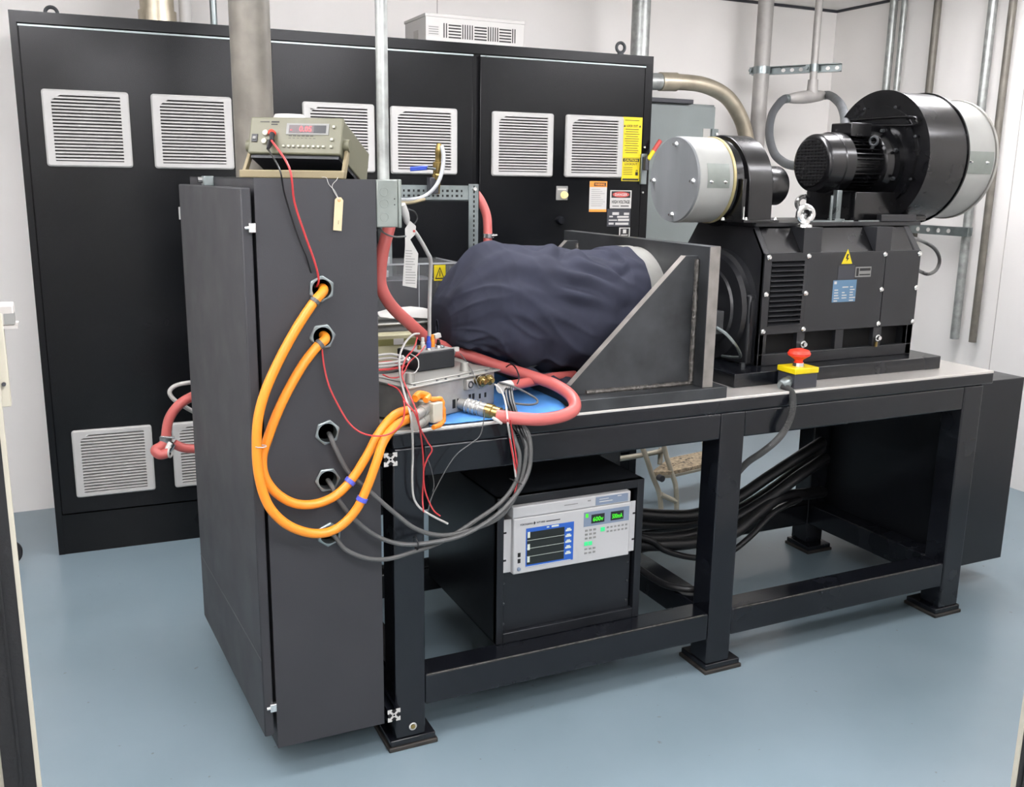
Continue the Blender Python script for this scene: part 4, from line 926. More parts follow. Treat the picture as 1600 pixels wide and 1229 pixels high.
# grey signal cables from the lower holes to the bundle
def gcab(lab, pts): return cable('grey_cable', lab, pts, .0066, 'cable_grey', group='grey cables from the enclosure', n=10, k=8)
gcab('grey cable leaving the third hole of the enclosure', [H[2]+Vector((.01, .02, -.01)), at(517, 683, y=-.03), at(524, 700, y=-.04), at(545, 738, y=-.045), at(575, 765, y=-.05), at(615, 800, y=-.06), at(650, 826, y=-.07), at(690, 836, y=-.07), at(735, 828, y=-.065), at(780, 808, y=-.06), at(805, 775, y=-.055), at(818, 735, y=-.05), at(822, 700, y=-.045), at(815, 680, y=-.03), at(800, 660, y=.0), at(792, 640, y=.05)])
gcab('grey cable leaving the fourth hole of the enclosure', [H[3]+Vector((.006, .02, -.008)), at(519, 760, y=-.03), at(530, 782, y=-.04), at(555, 812, y=-.05), at(590, 838, y=-.055), at(630, 850, y=-.065), at(675, 847, y=-.075), at(725, 835, y=-.08), at(775, 805, y=-.075), at(808, 770, y=-.07), at(826, 735, y=-.06), at(829, 700, y=-.05), at(824, 675, y=-.035), at(808, 655, y=.0), at(797, 630, y=.06)])
gcab('grey cable leaving the lowest hole of the enclosure', [H[4]+Vector((.01, .02, -.006)), at(525, 840, y=-.03), at(540, 858, y=-.045), at(570, 871, y=-.055), at(605, 873, y=-.06), at(645, 862, y=-.06), at(690, 846, y=-.06), at(740, 815, y=-.058), at(782, 785, y=-.056), at(806, 752, y=-.05), at(812, 715, y=-.045), at(806, 690, y=-.03), at(798, 668, y=.0), at(790, 640, y=.05)])
for u, v, lab in ((806, 752, 'black tie round the cable bundle below the hose'), (650, 848, 'black tie round the lowest bend of the grey cables')):
    c = at(u, v, y=-.062); t = thing('cable_tie', lab, 'tie', c); MB().ring(c, (.6, .1, 1) if u > 700 else (1, 0, .1), .019, .0016, 20, 6).build('loop', 'cable_black', t)

# ------------------------------------------------------------------ inverter on the bench (local frame turned 24 degrees)
th = math.radians(23.7); ia = Vector((math.cos(th), math.sin(th), 0)); ib = Vector((-math.sin(th), math.cos(th), 0)); io = Vector((.058, .016, 0)); zz = Vector((0, 0, 1))
def ipt(a, b_, z): return io+ia*a+ib*b_+zz*z
inv = thing('inverter', 'cast aluminium inverter case with flanged lid on a blue cloth', 'inverter', (.2, .2, ZT))
IZ0, IZ1 = 1.002, 1.106
def ibox(name, mat, a0, a1, b0, b1, z0, z1, parent=None, bev=0): return MB().obox(ipt(a0, b0, z0), ia*(a1-a0), ib*(b1-b0), zz*(z1-z0)).build(name, mat, parent or inv, bev)
ibox('case', 'cast_alu', .008, .372, .012, .30, IZ0, IZ1, bev=.005)
lid = ibox('lid', 'alu_light', 0, .385, 0, .312, IZ1, IZ1+.006, bev=.002)
ibox('lid_plateau', 'alu_light', .03, .36, .022, .29, IZ1+.006, IZ1+.010, lid, .004)
for a in (.03, .12, .155, .21, .26, .33, .365):
    c = ipt(a, .010, IZ1+.006); MB().lathe(c, c+zz*.003, [(0, .0045), (1, .003)], 10).build('lid_screw', 'mill_steel', lid)
for a in (.045, .27): c = ipt(a, .045, IZ1+.008); MB().lathe(c, c+zz*.028, [(0, .015), (1, .012)], 16).build('lifting_boss', 'alu_light', lid)
for a0, a1, z0, z1 in ((.185, .197, 1.018, 1.045), (.205, .210, 1.02, 1.045), (.255, .265, 1.028, 1.05), (.27, .28, 1.026, 1.05), (.30, .308, 1.03, 1.045), (.325, .333, 1.03, 1.045)):
    ibox('slot', 'dark_hole', a0, a1, .0112, .0125, z0, z1)
ibox('connector_port', 'cast_alu', .232, .262, -.004, .012, 1.068, 1.100, bev=.003); c = ipt(.247, -.004, 1.084); MB().ring(c, ib, .009, .0025, 18, 6).build('port_ring', 'mill_steel', inv)
for a in (.292, .325):
    c = ipt(a, .012, 1.088); mb = MB(); mb.lathe(c, c-ib*.035, [(0, .013), (.3, .013), (.3, .016), (.7, .016), (.75, .010), (1, .008)], 18); mb.build('cable_gland', 'brass', inv); MB().ring(c-ib*.012, ib, .015, .0022, 20, 6).build('gland_ring', 'chrome', inv)
# coolant port with spring clamp towards the hose
c0 = ipt(.215, .012, 1.030); c1_ = at(800, 652, y=-.028)
MB().lathe(c0, c0.lerp(c1_, .55), [(0, .016), (.2, .016), (.25, .021), (1, .021)], 20).build('coolant_port', 'cast_alu', inv)
for k in (.16, .24, .32, .40): MB().ring(c0.lerp(c1_, k), c1_-c0, .022, .0022, 22, 6).build('spring_clamp_coil', 'chrome', inv)
MB().lathe(c0.lerp(c1_, .50), c0.lerp(c1_, .78), [(0, .018), (.1, .023), (.5, .023), (.55, .020), (1, .020)], 20).build('hose_barb', 'brass', inv)
# HV connector block with orange tape
p_ = ipt(0.030, .012, 1.012)
cn = ibox('plug_block', 'cream_trim', .046, .084, -.050, .012, 1.008, 1.066, bev=.003)
for z in (1.022, 1.050):
    a = ipt(0.047, -.022, z); b_ = ipt(-0.035, -.060, z-.004); MB().lathe(a, b_, [(0, .015), (.3, .015), (.3, .017), (.5, .017), (.5, .014), (.75, .014), (.75, .016), (1, .015)], 18).build('plug_barrel', 'alu_light', cn)
MB().tube([ipt(-0.005, -.03, 1.082), ipt(0.025, -.02, 1.086), ipt(0.060, -.03, 1.074), ipt(0.090, -.035, 1.070), ipt(0.093, -.04, 1.045), ipt(0.091, -.045, 1.012), ipt(0.065, -.058, 1.0045), ipt(0.030, -.065, 1.003)], .0075, 10, 6, rad=lambda i, k: .007+.004*noise.noise((i*.5, 1, 1))).build('orange_tape', 'orange_tape', cn)
MB().tube([ipt(-0.005, -.028, 1.088), ipt(0.020, -.02, 1.095), ipt(0.045, -.03, 1.086), ipt(0.025, -.04, 1.078)], .009, 10, 6).build('orange_tape', 'orange_tape', cn)
# blue cloth under the inverter
g = [[at(672, 666, z=ZT+.003), at(760, 657, z=ZT+.003), at(812, 652, z=ZT+.003), at(850, 646, z=ZT+.003), at(884, 640, z=ZT+.005)],
     [at(664, 655, z=ZT+.003), at(720, 645, z=ZT+.004), at(800, 630, z=ZT+.007), at(845, 625, z=ZT+.009), at(880, 632, z=ZT+.008)],
     [at(640, 640, z=ZT+.003), at(710, 620, z=ZT+.003), at(790, 605, z=ZT+.004), at(825, 603, z=ZT+.006), at(858, 617, z=ZT+.006)],
     [at(620, 620, z=ZT+.003), at(700, 600, z=ZT+.003), at(770, 580, z=ZT+.003), at(800, 585, z=ZT+.003), at(830, 600, z=ZT+.004)]]
def loft(g, k=6, amp=.0):
    rows = [catmull(r, k) for r in g]; cols = list(zip(*rows)); cols = [catmull(list(c), k) for c in cols]
    n, m = len(cols), len(cols[0]); vs_ = [q+Vector((0, 0, amp*(1+noise.noise(q*22)))) for c in cols for q in c]
    return MB().add(vs_, [(i*m+j, (i+1)*m+j, (i+1)*m+j+1, i*m+j+1) for i in range(n-1) for j in range(m-1)])
t = thing('blue_cloth', 'bright blue cloth lying under the inverter on the bench', 'cloth', g[0][2])
o = loft(g, 6, .0015).build('cloth', 'blue_cloth', t, ang=180); sm = o.modifiers.new('thickness', 'SOLIDIFY'); sm.thickness = .0015; sm.offset = 1
# black project box with terminals
bo = Vector((.150, .196, IZ1+.011)); bth = math.radians(15); ba = Vector((math.cos(bth), math.sin(bth), 0)); bb = Vector((-math.sin(bth), math.cos(bth), 0))
t = thing('project_box', 'small black plastic project box with terminals on the inverter lid', 'box', bo)
MB().obox(bo, ba*.137, bb*.115, zz*.056).build('box', 'meter_dark', t, .003)
MB().obox(bo+zz*.056+ba*.003+bb*.003, ba*.131, bb*.109, zz*.003).build('cover_plate', 'print_grey', t, .001)
def bpt(a, b_, z=0): return bo+ba*a+bb*b_+zz*(.059+z)
for a, b_, m_, h_, r_ in ((.060, .062, 'white_plastic', .032, .007), (.075, .052, 'handle_blue', .036, .0075), (.095, .060, 'orange_cable', .038, .0075), (.035, .045, 'brass', .012, .007), (.09, .022, 'chrome', .010, .011), (.108, .03, 'zinc', .008, .010), (.05, .018, 'chrome', .006, .010), (.118, .06, 'dark_hole', .02, .007)):
    c = bpt(a, b_); MB().lathe(c, c+zz*h_, [(0, r_), (.5, r_), (.55, r_*.8), (1, r_*.7)], 14).build('terminal', m_, t)
MB().obox(bpt(.110, .062, .022), ba*.022+zz*.004, bb*.014, zz*.014-ba*.004).build('plug_tab', 'white_plastic', t, .001)
for k in (.03, .065):
    c = bo+bb*(.012+k)+zz*.030; MB().lathe(c, c-ba*.014, [(0, .012), (.6, .011), (.6, .007), (1, .006)], 14).build('side_connector', 'chrome', t)
t = thing('wire_harness_plug', 'white plug and twisted leads beside the black project box', 'plug', bo+ba*.15)
for k in range(4): MB().tube([bo+ba*.137+bb*(.02+.01*k)+zz*.02, bo+ba*.155+bb*(.03+.012*k)+zz*(.03+.004*k), bo+ba*.175+bb*(.05+.006*k)+zz*.036], .0028, 8).build('lead', ('cable_grey', 'wire_white', 'teal', 'cable_black')[k], t)
c = bo+ba*.172+bb*.05+zz*.036; MB().obox(c, ba*.02, bb*.012, zz*.014).build('plug', 'white_plastic', t, .001)

# ------------------------------------------------------------------ instrument rack under the bench
RX0, RX1, RY, RZ0, RZ1 = .366, .903, .087, ZR1+.001, .722
rk = thing('instrument_rack', 'black desktop instrument rack standing under the bench', 'rack', (.63, .4, RZ0))
RD = .70
mb = MB(); mb.box(RX0, RX0+.004, RY, RD, RZ0, RZ1); mb.box(RX1-.004, RX1, RY, RD, RZ0, RZ1); mb.box(RX0, RX1, RY, RD, RZ1-.004, RZ1); mb.box(RX0, RX1, RY+.02, RD, RZ0, RZ0+.004); mb.box(RX0, RX1, RD-.004, RD, RZ0, RZ1)
mb.build('shell', 'satin_black', rk, smooth=False)
B(RX0, RX0+.024, RY-.004, RY+.02, RZ0, RZ1).build('frame_post', 'satin_black', rk, .002); B(RX1-.026, RX1, RY-.004, RY+.02, RZ0, RZ1).build('frame_post', 'satin_black', rk, .002)
B(RX0+.024, RX1-.026, RY-.004, RY+.02, RZ1-.028, RZ1).build('frame_rail', 'satin_black', rk, .002); B(RX0+.024, RX1-.026, RY-.004, RY+.02, RZ0, RZ0+.035).build('frame_rail', 'satin_black', rk, .002)
pn = B(.390, .868, RY+.012, RY+.015, RZ0+.036, .472).build('blank_panel', 'satin_black', rk)
for x in (.397, .860):
    for z in (.29, .36, .43): MB().lathe((x, RY+.012, z), (x, RY+.008, z), [(0, .005), (1, .003)], 10).build('panel_screw', 'mill_steel', pn)
# power analyser
YI = RY-.002
t = thing('power_analyser', 'white power analyser with a blue-framed screen in the black rack', 'instrument', (.63, YI, .474))
x0 = at(802, 850, y=YI-.02).x; x1 = at(984, 820, y=YI-.02).x
B(.388, x0+.003, YI-.003, YI, .474, .650).build('rack_ear', 'instr_white', t); B(x1-.003, .8705, YI-.003, YI, .474, .650).build('rack_ear', 'instr_white', t)
for x in (.392, .866):
    for z in (.515, .607): B(min(x-.005, x), max(x+.005, x), YI-.0036, YI-.0005, z-.003, z+.003).build('ear_notch', 'dark_hole', t)
B(x0, x1, YI-.022, YI+.30, .470, .656).build('front_panel', 'instr_white', t, .004)
FY = YI-.0222; fw = x1-x0; zb, zh = .470, .186
def fp(a, b_, d=0): return Vector((x0+a*fw, FY-d, zb+b_*zh))
def fbox(name, mat, a0, a1, b0, b1, d, parent=None, bev=0): return B(x0+a0*fw, x0+a1*fw, FY-d, FY+.001, zb+b0*zh, zb+b1*zh).build(name, mat, parent or t, bev)
sc = fbox('screen', 'screen_blue', .10, .50, .10, .80, .0008)
mb = MB()
rect_into(mb, fp(.108, .145, .0012), X, Zv, .312*fw, .585*zh)
mb.build('trace_area', 'screen_black', sc, smooth=False)
mb = MB()
for i in range(5): rect_into(mb, fp(.43, .22+i*.105, .0012), X, Zv, .05*fw, .006); rect_into(mb, fp(.44, .255+i*.105, .0012), X, Zv, .03*fw, .004)
for i in range(3): rect_into(mb, fp(.112, .19+i*.22, .0016), X, Zv, .02*fw, .02)
rect_into(mb, fp(.27, .762, .0012), X, Zv, .02*fw, .004); rect_into(mb, fp(.31, .758, .0012), X, Zv, .06*fw, .006)
rect_into(mb, fp(.10, .105, .0012), X, Zv, .38*fw, .002)
for i in range(3): rect_into(mb, fp(.108, .29+i*.145, .0016), X, Zv, .312*fw, .0012)
mb.build('screen_print', 'screen_lines', sc, smooth=False)
dp = fbox('display_panel', 'instr_panel', .585, .985, .665, .93, .0006)
for a, s_ in ((.65, '600v'), (.82, '500mA')):
    w_ = .115 if a < .7 else .115
    B(x0+a*fw, x0+(a+w_)*fw, FY-.0012, FY, zb+.71*zh, zb+.87*zh).build('readout', 'meter_dark', dp)
    mb = MB(); text_into(mb, s_, fp(a+w_/2, .745, .0016), X, Zv, .015, 'CENTER', w_*fw*.8); mb.build('digits', 'led_green', dp, smooth=False)
fbox('lit_key', 'led_green', .60, .622, .83, .90, .0012, dp); fbox('lit_key', 'led_mint', .735, .77, .535, .61, .002)
fbox('lit_key', 'led_mint', .595, .625, .315, .385, .002); fbox('lit_key', 'led_mint', .632, .662, .315, .385, .002)
for i in range(3):
    for k_ in range(3): fbox('key', 'print_grey', .60+i*.036, .60+i*.036+.022, .43+k_*.072, .43+k_*.072+.035, .0015)
    for k_ in range(2): fbox('key', 'print_grey', .60+i*.036, .60+i*.036+.022, .16+k_*.075, .16+k_*.075+.03, .0015)
for i in range(6):
    for k_ in range(2): fbox('key', 'print_grey', .79+i*.033, .79+i*.033+.018, .50+k_*.075, .50+k_*.075+.03, .0015)
for b_ in (.20, .31): fbox('usb_port', 'dark_hole', .035, .058, b_, b_+.075, .0008)
c = fp(.045, .095, 0); MB().lathe(c, c-Vector((0, .004, 0)), [(0, .0065), (.7, .0065), (1, .005)], 20).build('power_key', 'instr_panel', t)
mb = MB(); text_into(mb, 'YOKOGAWA', fp(.05, .865, .0006), X, Zv, .006, 'LEFT', .045); text_into(mb, 'WT1800', fp(.185, .865, .0006), X, Zv, .006, 'LEFT', .03); c = fp(.168, .88, .0006)
mb.add([c+Vector((.004, 0, 0)), c+Vector((0, 0, .006)), c-Vector((.004, 0, 0)), c-Vector((0, 0, .006))], [(0, 1, 2, 3)]); rect_into(mb, fp(.265, .87, .0006), X, Zv, .05, .003); mb.build('lettering', 'print_black', t, smooth=False)
t = thing('slim_rack_unit', 'slim white unit above the power analyser in the rack', 'instrument', (.63, YI, .658))
u0 = at(801, 800, y=YI-.02).x; u1 = at(985, 775, y=YI-.02).x
B(u0, u1, YI-.022, YI+.30, .657, .694).build('front_panel', 'instr_white', t, .003)
B(u0+.69*(u1-u0), u0+.975*(u1-u0), FY-.0008, FY, .662, .689).build('control_strip', 'instr_panel', t)
mb = MB(); rect_into(mb, (u0+.42*(u1-u0), FY-.0006, .676), X, Zv, .05, .003); rect_into(mb, (u0+.62*(u1-u0), FY-.0006, .679), X, Zv, .012, .005)
mb.build('lettering', 'print_grey', t, smooth=False)
mb = MB(); rect_into(mb, (u0+.72*(u1-u0), FY-.0014, .671), X, Zv, .05, .003); rect_into(mb, (u0+.72*(u1-u0), FY-.0014, .680), X, Zv, .035, .002); rect_into(mb, (u0+.88*(u1-u0), FY-.0014, .683), X, Zv, .015, .003); mb.build('lettering', 'sign_white', t, smooth=False)

# ------------------------------------------------------------------ thick black cables under the bench
def thick(lab, px_, r, mat='cable_black'):
    return cable('power_cable', lab, [at(u, v, y=y) for u, v, y in px_], r, mat, group='thick black cables under the bench', n=14, k=8)
thick('uppermost thick black cable leaving the rack towards the side cabinet', [(960, 795, .55), (1000, 802, .55), (1045, 805, .55), (1090, 802, .55), (1150, 778, .55), (1200, 745, .55), (1250, 712, .55), (1285, 690, .58)], .024)
thick('second thick black cable from the top under the bench', [(960, 812, .60), (1000, 817, .60), (1045, 819, .60), (1090, 815, .60), (1150, 797, .60), (1200, 768, .60), (1250, 730, .60), (1285, 700, .62)], .022)
thick('third thick black cable from the top under the bench', [(960, 834, .50), (1000, 840, .50), (1045, 840, .50), (1090, 832, .50), (1150, 808, .50), (1205, 775, .50), (1250, 742, .50), (1290, 715, .55)], .024)
thick('fourth thick black cable curving up to the back bench foot', [(960, 846, .45), (1000, 850, .45), (1050, 850, .45), (1090, 846, .45), (1140, 835, .45), (1180, 805, .47), (1215, 778, .5), (1255, 772, .55), (1285, 768, .6)], .026)
thick('slender black cable sagging below the thick ones beside the rack', [(980, 835, .42), (1015, 843, .42), (1040, 860, .42), (1085, 871, .42), (1130, 868, .42), (1170, 840, .42), (1210, 800, .45), (1250, 780, .5)], .012)
cable('power_cable', 'lowest black cable lying on the middle cross rail beside the rack', [at(u, v, z=z_) for u, v, z_ in ((975, 872, .30), (1000, 889, .27), (1022, 904, .25), (1045, 915, .245), (1075, 920, .245), (1105, 918, .25), (1125, 905, .29))], .013, 'cable_black', group='thick black cables under the bench', n=12, k=8)
# ------------------------------------------------------------------ folding step stool behind the bench
ys = 1.50
t = thing('step_stool', 'beige tubular folding step stool with speckled tread behind the bench', 'stool', at(1045, 815, z=0))
def st(pts, nm='frame_tube', r=.0135): MB().tube([at(u, v, y=y) for u, v, y in pts], r, 10, 5).build(nm, 'stool_beige', t)
st([(1000, 690, 1.55), (1010, 715, 1.52), (1020, 745, 1.5), (1030, 770, 1.48), (1033, 800, 1.46), (1033, 826, 1.445)], 'leg')
st([(1036, 690, 1.52), (1042, 715, 1.5), (1050, 740, 1.48), (1056, 760, 1.46), (1057, 790, 1.45), (1057, 819, 1.445)], 'leg')
st([(958, 718, 1.56), (1000, 711, 1.54), (1036, 704, 1.53)]); st([(1033, 772, 1.47), (1045, 778, 1.46), (1057, 783, 1.45)])
st([(1031, 725, 1.53), (1033, 700, 1.56)]); st([(1100, 690, 2.0), (1104, 740, 1.99), (1108, 790, 1.98)], 'leg')
a, b_, c_, d_ = at(1018, 729, y=1.50), at(1050, 742, y=1.47), at(1135, 735, y=1.55), at(1128, 716, y=1.75)
e_ = at(1045, 722, y=1.68)
zt_ = (a.z+b_.z+c_.z)/3
pl = [Vector((q.x, q.y, zt_)) for q in (a, b_, c_, d_, e_)]
tr = MB().prism(pl, (0, 0, .022)).build('tread', 'stool_tread', t, .003)
MB().prism([q+Vector((0, 0, -.016)) for q in pl], (0, 0, .0155)).build('tread_frame', 'stool_beige', t, .002)
c = at(1035, 748, y=1.46); MB().cyl(c, c+Vector((.0, .06, 0)), .017, n=16).build('hinge_roller', 'plate_dark', t)
for k in range(26):
    q = pl[0].lerp(pl[2], random.uniform(.12, .95)).lerp(pl[4].lerp(pl[3], random.random()), random.uniform(.1, .8)); MB().cyl((q.x, q.y, zt_+.0215), (q.x, q.y, zt_+.0228), random.uniform(.004, .009), n=6).build('tread_chip', 'foot_dirty', t)

# ------------------------------------------------------------------ slotted angle frame with the valve
yA = .93
t = thing('slotted_angle_frame', 'grey slotted angle iron frame standing behind the covered motor', 'frame', (.6, yA, ZT))
pa = at(741, 290, y=yA); zA = pa.z; zl = at(680, 313, y=yA).z; xl = at(595, 300, y=yA).x; xr = at(748, 300, y=yA).x
hb = MB(); hb.box(xl, xr, yA, yA+.003, zl, zA); hb.box(xl, xr, yA, yA+.04, zl-.0005, zl+.0025); hb = hb.build('cross_angle', 'zinc', t)
pv = MB(); pv.box(xr-.042, xr, yA-.004, yA-.001, ZT, zA+.006); pv.box(xr-.003, xr, yA-.004, yA+.04, ZT, zA+.006); pv = pv.build('post_angle', 'zinc', t)
mb = MB(); nn = int((xr-.05-xl)/.019)
for i in range(nn):
    c = xl+.012+i*.019
    for z, r in ((zA-.020, (.005, .0042)), (zl+.017, (.0052, .0042))): mb.box(c-(r[0] if i % 2 else .003), c+(r[0] if i % 2 else .003), yA-.0006, yA+.0002, z-r[1], z+r[1])
o = mb.build('slot_holes', 'dark_hole', hb, smooth=False); o['kind'] = 'stuff'
mb = MB(); z = ZT+.01
while z < zA: mb.box(xr-.024, xr-.018, yA-.0046, yA-.0038, z, z+.010); z += .018
o = mb.build('slot_holes', 'dark_hole', pv, smooth=False); o['kind'] = 'stuff'
B(xl, xl+.04, yA, yA+.04, ZT, zA).build('rear_post', 'zinc', t)
MB().lathe((xr-.02, yA-.004, zA-.012), (xr-.02, yA-.014, zA-.012), [(0, .009), (1, .007)], 8).build('corner_bolt', 'chrome', t)
# ball valve
yV = .90; c = at(683, 270, y=yV)
t = thing('ball_valve', 'brass ball valve with a blue lever handle above the angle frame', 'valve', (c.x, yV, zA))
MB().lathe((c.x, yV+.012, zA-.03), at(686, 224, y=yV), [(0, .014), (.28, .014), (.28, .019), (.38, .019), (.4, .015), (.55, .018), (.62, .018), (.64, .011), (.78, .011), (.8, .013), (.9, .012), (1, .008)], 16).build('body', 'brass', t)
B(c.x-.03, c.x+.005, yV-.005, yV+.03, zA-.03, zA+.028).build('mount_block', 'plate_dark', t, .003)
a, b_ = at(680, 264, y=yV-.02), at(667, 262, y=yV-.025); MB().cyl(a, b_, .005, n=8).build('stem', 'zinc', t); a, b_ = at(669, 262, y=yV-.025), at(641, 264, y=yV-.03); MB().obox(a-Vector((0, 0, .008)), b_-a, (0, .006, 0), (0, 0, .016)).build('lever', 'handle_blue', t, .003)
pts = [at(690, 228, y=yV-.01), at(693, 245, y=yV-.02), at(690, 270, y=yV-.03), at(680, 292, y=yV-.04), at(662, 307, y=yV-.05), at(640, 312, y=.75), at(622, 312, y=.5), at(600, 312, y=.3)]
t = thing('clear_tube', 'clear tubing curving from the ball valve behind the junction box', 'tube', pts[0]); MB().tube(pts, .0075, 10, 8, rad=lambda i, k: .008-.002*k).build('tube', 'tube_clear', t); pts = pts[4:]; MB().tube([q+Vector((0, -.006, -.010)) for q in pts], .006, 10, 6).build('tinted_end', 'bail_tan', t)

# ------------------------------------------------------------------ red coolant hoses
pts = [at(610, 345, y=.30), at(606, 362, y=.30), at(598, 392, y=.30), at(594, 425, y=.30), at(596, 450, y=.30), at(612, 478, y=.31), at(640, 505, y=.33), at(672, 532, y=.36), at(705, 546, y=.37), at(738, 557, y=.34), at(780, 572, y=.28), at(825, 586, y=.20), at(865, 600, y=.12), at(892, 618, y=.03), at(898, 637, y=-.03), at(880, 649, y=-.055), at(845, 655, y=-.06), at(805, 653, y=-.045), at(775, 649, y=-.02)]
t = thing('coolant_hose', 'long pink rubber hose dropping behind the inverter and looping over bench edge', 'hose', pts[0], group='pink rubber hoses'); MB().tube(pts, .019, 16, 8).build('hose', 'red_hose', t)
# re-aim: short nipple from barb into the hose end
pts2 = [at(897, 586, y=.30), at(860, 590, y=.24), at(820, 598, y=.17), at(790, 604, y=.12)]
t = thing('coolant_hose', 'short orange-pink hose running under the loop towards the bracket', 'hose', pts2[0], group='pink rubber hoses'); MB().tube(pts2, .016, 14, 8).build('hose', 'red_hose', t); c = pts2[-1]; MB().lathe(pts2[-2].lerp(c, .8), c+(c-pts2[-2])*.25, [(0, .019), (1, .018)], 14).build('clamp', 'white_plastic', t)
pts = [at(742, 300, y=1.0), at(752, 315, y=.99), at(760, 335, y=.98), at(762, 355, y=.97), at(762, 385, y=.96)]
t = thing('coolant_hose', 'short pink hose bending beside the slotted angle post', 'hose', pts[0], group='pink rubber hoses'); MB().tube(pts, .0175, 14, 8).build('hose', 'red_hose', t); c = at(763, 368, y=.965)
MB().lathe(c-zz*.008, c+zz*.008, [(0, .019), (0, .022), (1, .022), (1, .019)], 16).build('hose_clamp', 'chrome', t); MB().cyl(c+Vector((.005, -.02, 0)), c+Vector((.028, -.02, .002)), .005, n=8).build('clamp_screw', 'chrome', t); MB().cyl(at(762, 374, y=.965), at(762, 400, y=.965), .014, n=12).build('metal_nipple', 'zinc', t)
yL = 1.25
pts = [Vector((-.30, .862, .86)), at(335, 605, y=yL-.12), at(303, 618, y=yL), at(280, 632, y=yL), at(264, 655, y=yL), at(259, 685, y=yL)]
t = thing('coolant_hose', 'pink hose arching out from behind the charcoal enclosure door', 'hose', pts[0], group='pink rubber hoses'); MB().tube(pts, .0185, 14, 8).build('hose', 'red_hose', t); MB().tube([at(262, 688, y=yL), at(252, 697, y=yL-.01), at(243, 703, y=yL-.02), at(250, 710, y=yL-.03), at(263, 707, y=yL-.03)], .019, 14, 6).build('elbow', 'red_hose', t)
MB().tube([at(272, 693, y=yL), at(285, 699, y=yL), at(303, 701, y=yL), at(335, 702, y=yL)], .0175, 14, 6).build('branch', 'red_hose', t); c = at(259, 686, y=yL); MB().lathe(c-zz*.010, c+zz*.010, [(0, .02), (0, .0225), (1, .0225), (1, .02)], 16).build('hose_clamp', 'zinc', t); c = at(265, 697, y=yL-.015); MB().lathe(c-Vector((.01, 0, .014)), c+Vector((.01, 0, .014)), [(0, .012), (0, .018), (1, .018), (1, .012)], 14).build('hose_clamp', 'chrome', t)
c = at(266, 706, y=yL-.035); MB().ring(c, (1, -.5, 0), .019, .004, 20, 8).build('cable_tie', 'white_plastic', t)
c = at(251, 682, y=yL-.02); MB().cyl(c, c+Vector((.05, 0, -.008)), .0045, n=8).build('clamp_screw', 'chrome', t)
pts = [Vector((-.30, .862, .93)), at(330, 596, y=yL-.1), at(300, 597, y=yL+.05), at(275, 602, y=yL+.05), at(265, 612, y=yL+.05), at(272, 624, y=yL+.05), at(290, 636, y=yL+.05), at(312, 648, y=yL+.05)]
t = thing('clear_tube', 'white tubing loop above the pink hose left of the enclosure', 'tube', pts[0]); MB().tube(pts, .0085, 10, 8).build('tube', 'wire_white', t)

# ------------------------------------------------------------------ white power cord with printed tag
yW = .12
pts = [at(630, 330, y=yW), at(634, 345, y=yW), at(645, 358, y=yW), at(655, 372, y=yW+.02), at(668, 395, y=yW+.05), at(673, 408, y=yW+.07), at(672, 440, y=yW+.1), at(671, 480, y=yW+.12), at(671, 525, y=yW+.15)]
t = thing('white_cable', 'white power cable hanging from the junction box in front of the clear box', 'cable', pts[0]); MB().tube(pts, .0058, 10, 8).build('cord', 'wire_white', t)
MB().lathe(at(629, 319, y=yW-.02), at(637, 347, y=yW), [(0, .009), (.5, .011), (.8, .009), (1, .006)], 14).build('plug', 'white_plastic', t)
MB().tube([at(638, 327, y=yW+.03), at(648, 331, y=yW+.03), at(652, 342, y=yW+.03), at(645, 352, y=yW+.02)], .002, 8).build('earth_wire', 'cable_black', t)
MB().tube([at(592, 356, y=.0), at(602, 365, y=.03), at(618, 370, y=.06), at(634, 369, y=.09)], .0025, 8).build('earth_wire', 'cable_grey', t)
def qd(mb_, pl, y): mb_.prism([at(u, v, y=y) for u, v in pl], (0, .0008, 0))
t = thing('cord_tag', 'long white printed warning tag wrapped round the white power cord', 'tag', at(640, 400, y=yW))
mb = MB(); qd(mb, [(633, 357), (641, 345), (650, 353), (649, 366), (641, 374), (653.5, 396), (651, 450), (629, 446), (633, 384)], yW-.008); mb.build('paper', 'paper_white', t)
mb = MB()
for i in range(13):
    a = at(633.5, 392+i*4.2, y=yW-.0086); b_ = at(random.uniform(641, 650.5), 392.5+i*4.2, y=yW-.0086); mb.obox(a, b_-a, (0, -.0002, 0), (0, 0, .0022))
mb.build('print', 'print_grey', t, smooth=False)
c = at(647, 361, y=yW-.009); MB().cyl(c, c-Vector((0, .0004, 0)), .0035, n=12).build('red_dot', 'sign_red', t)

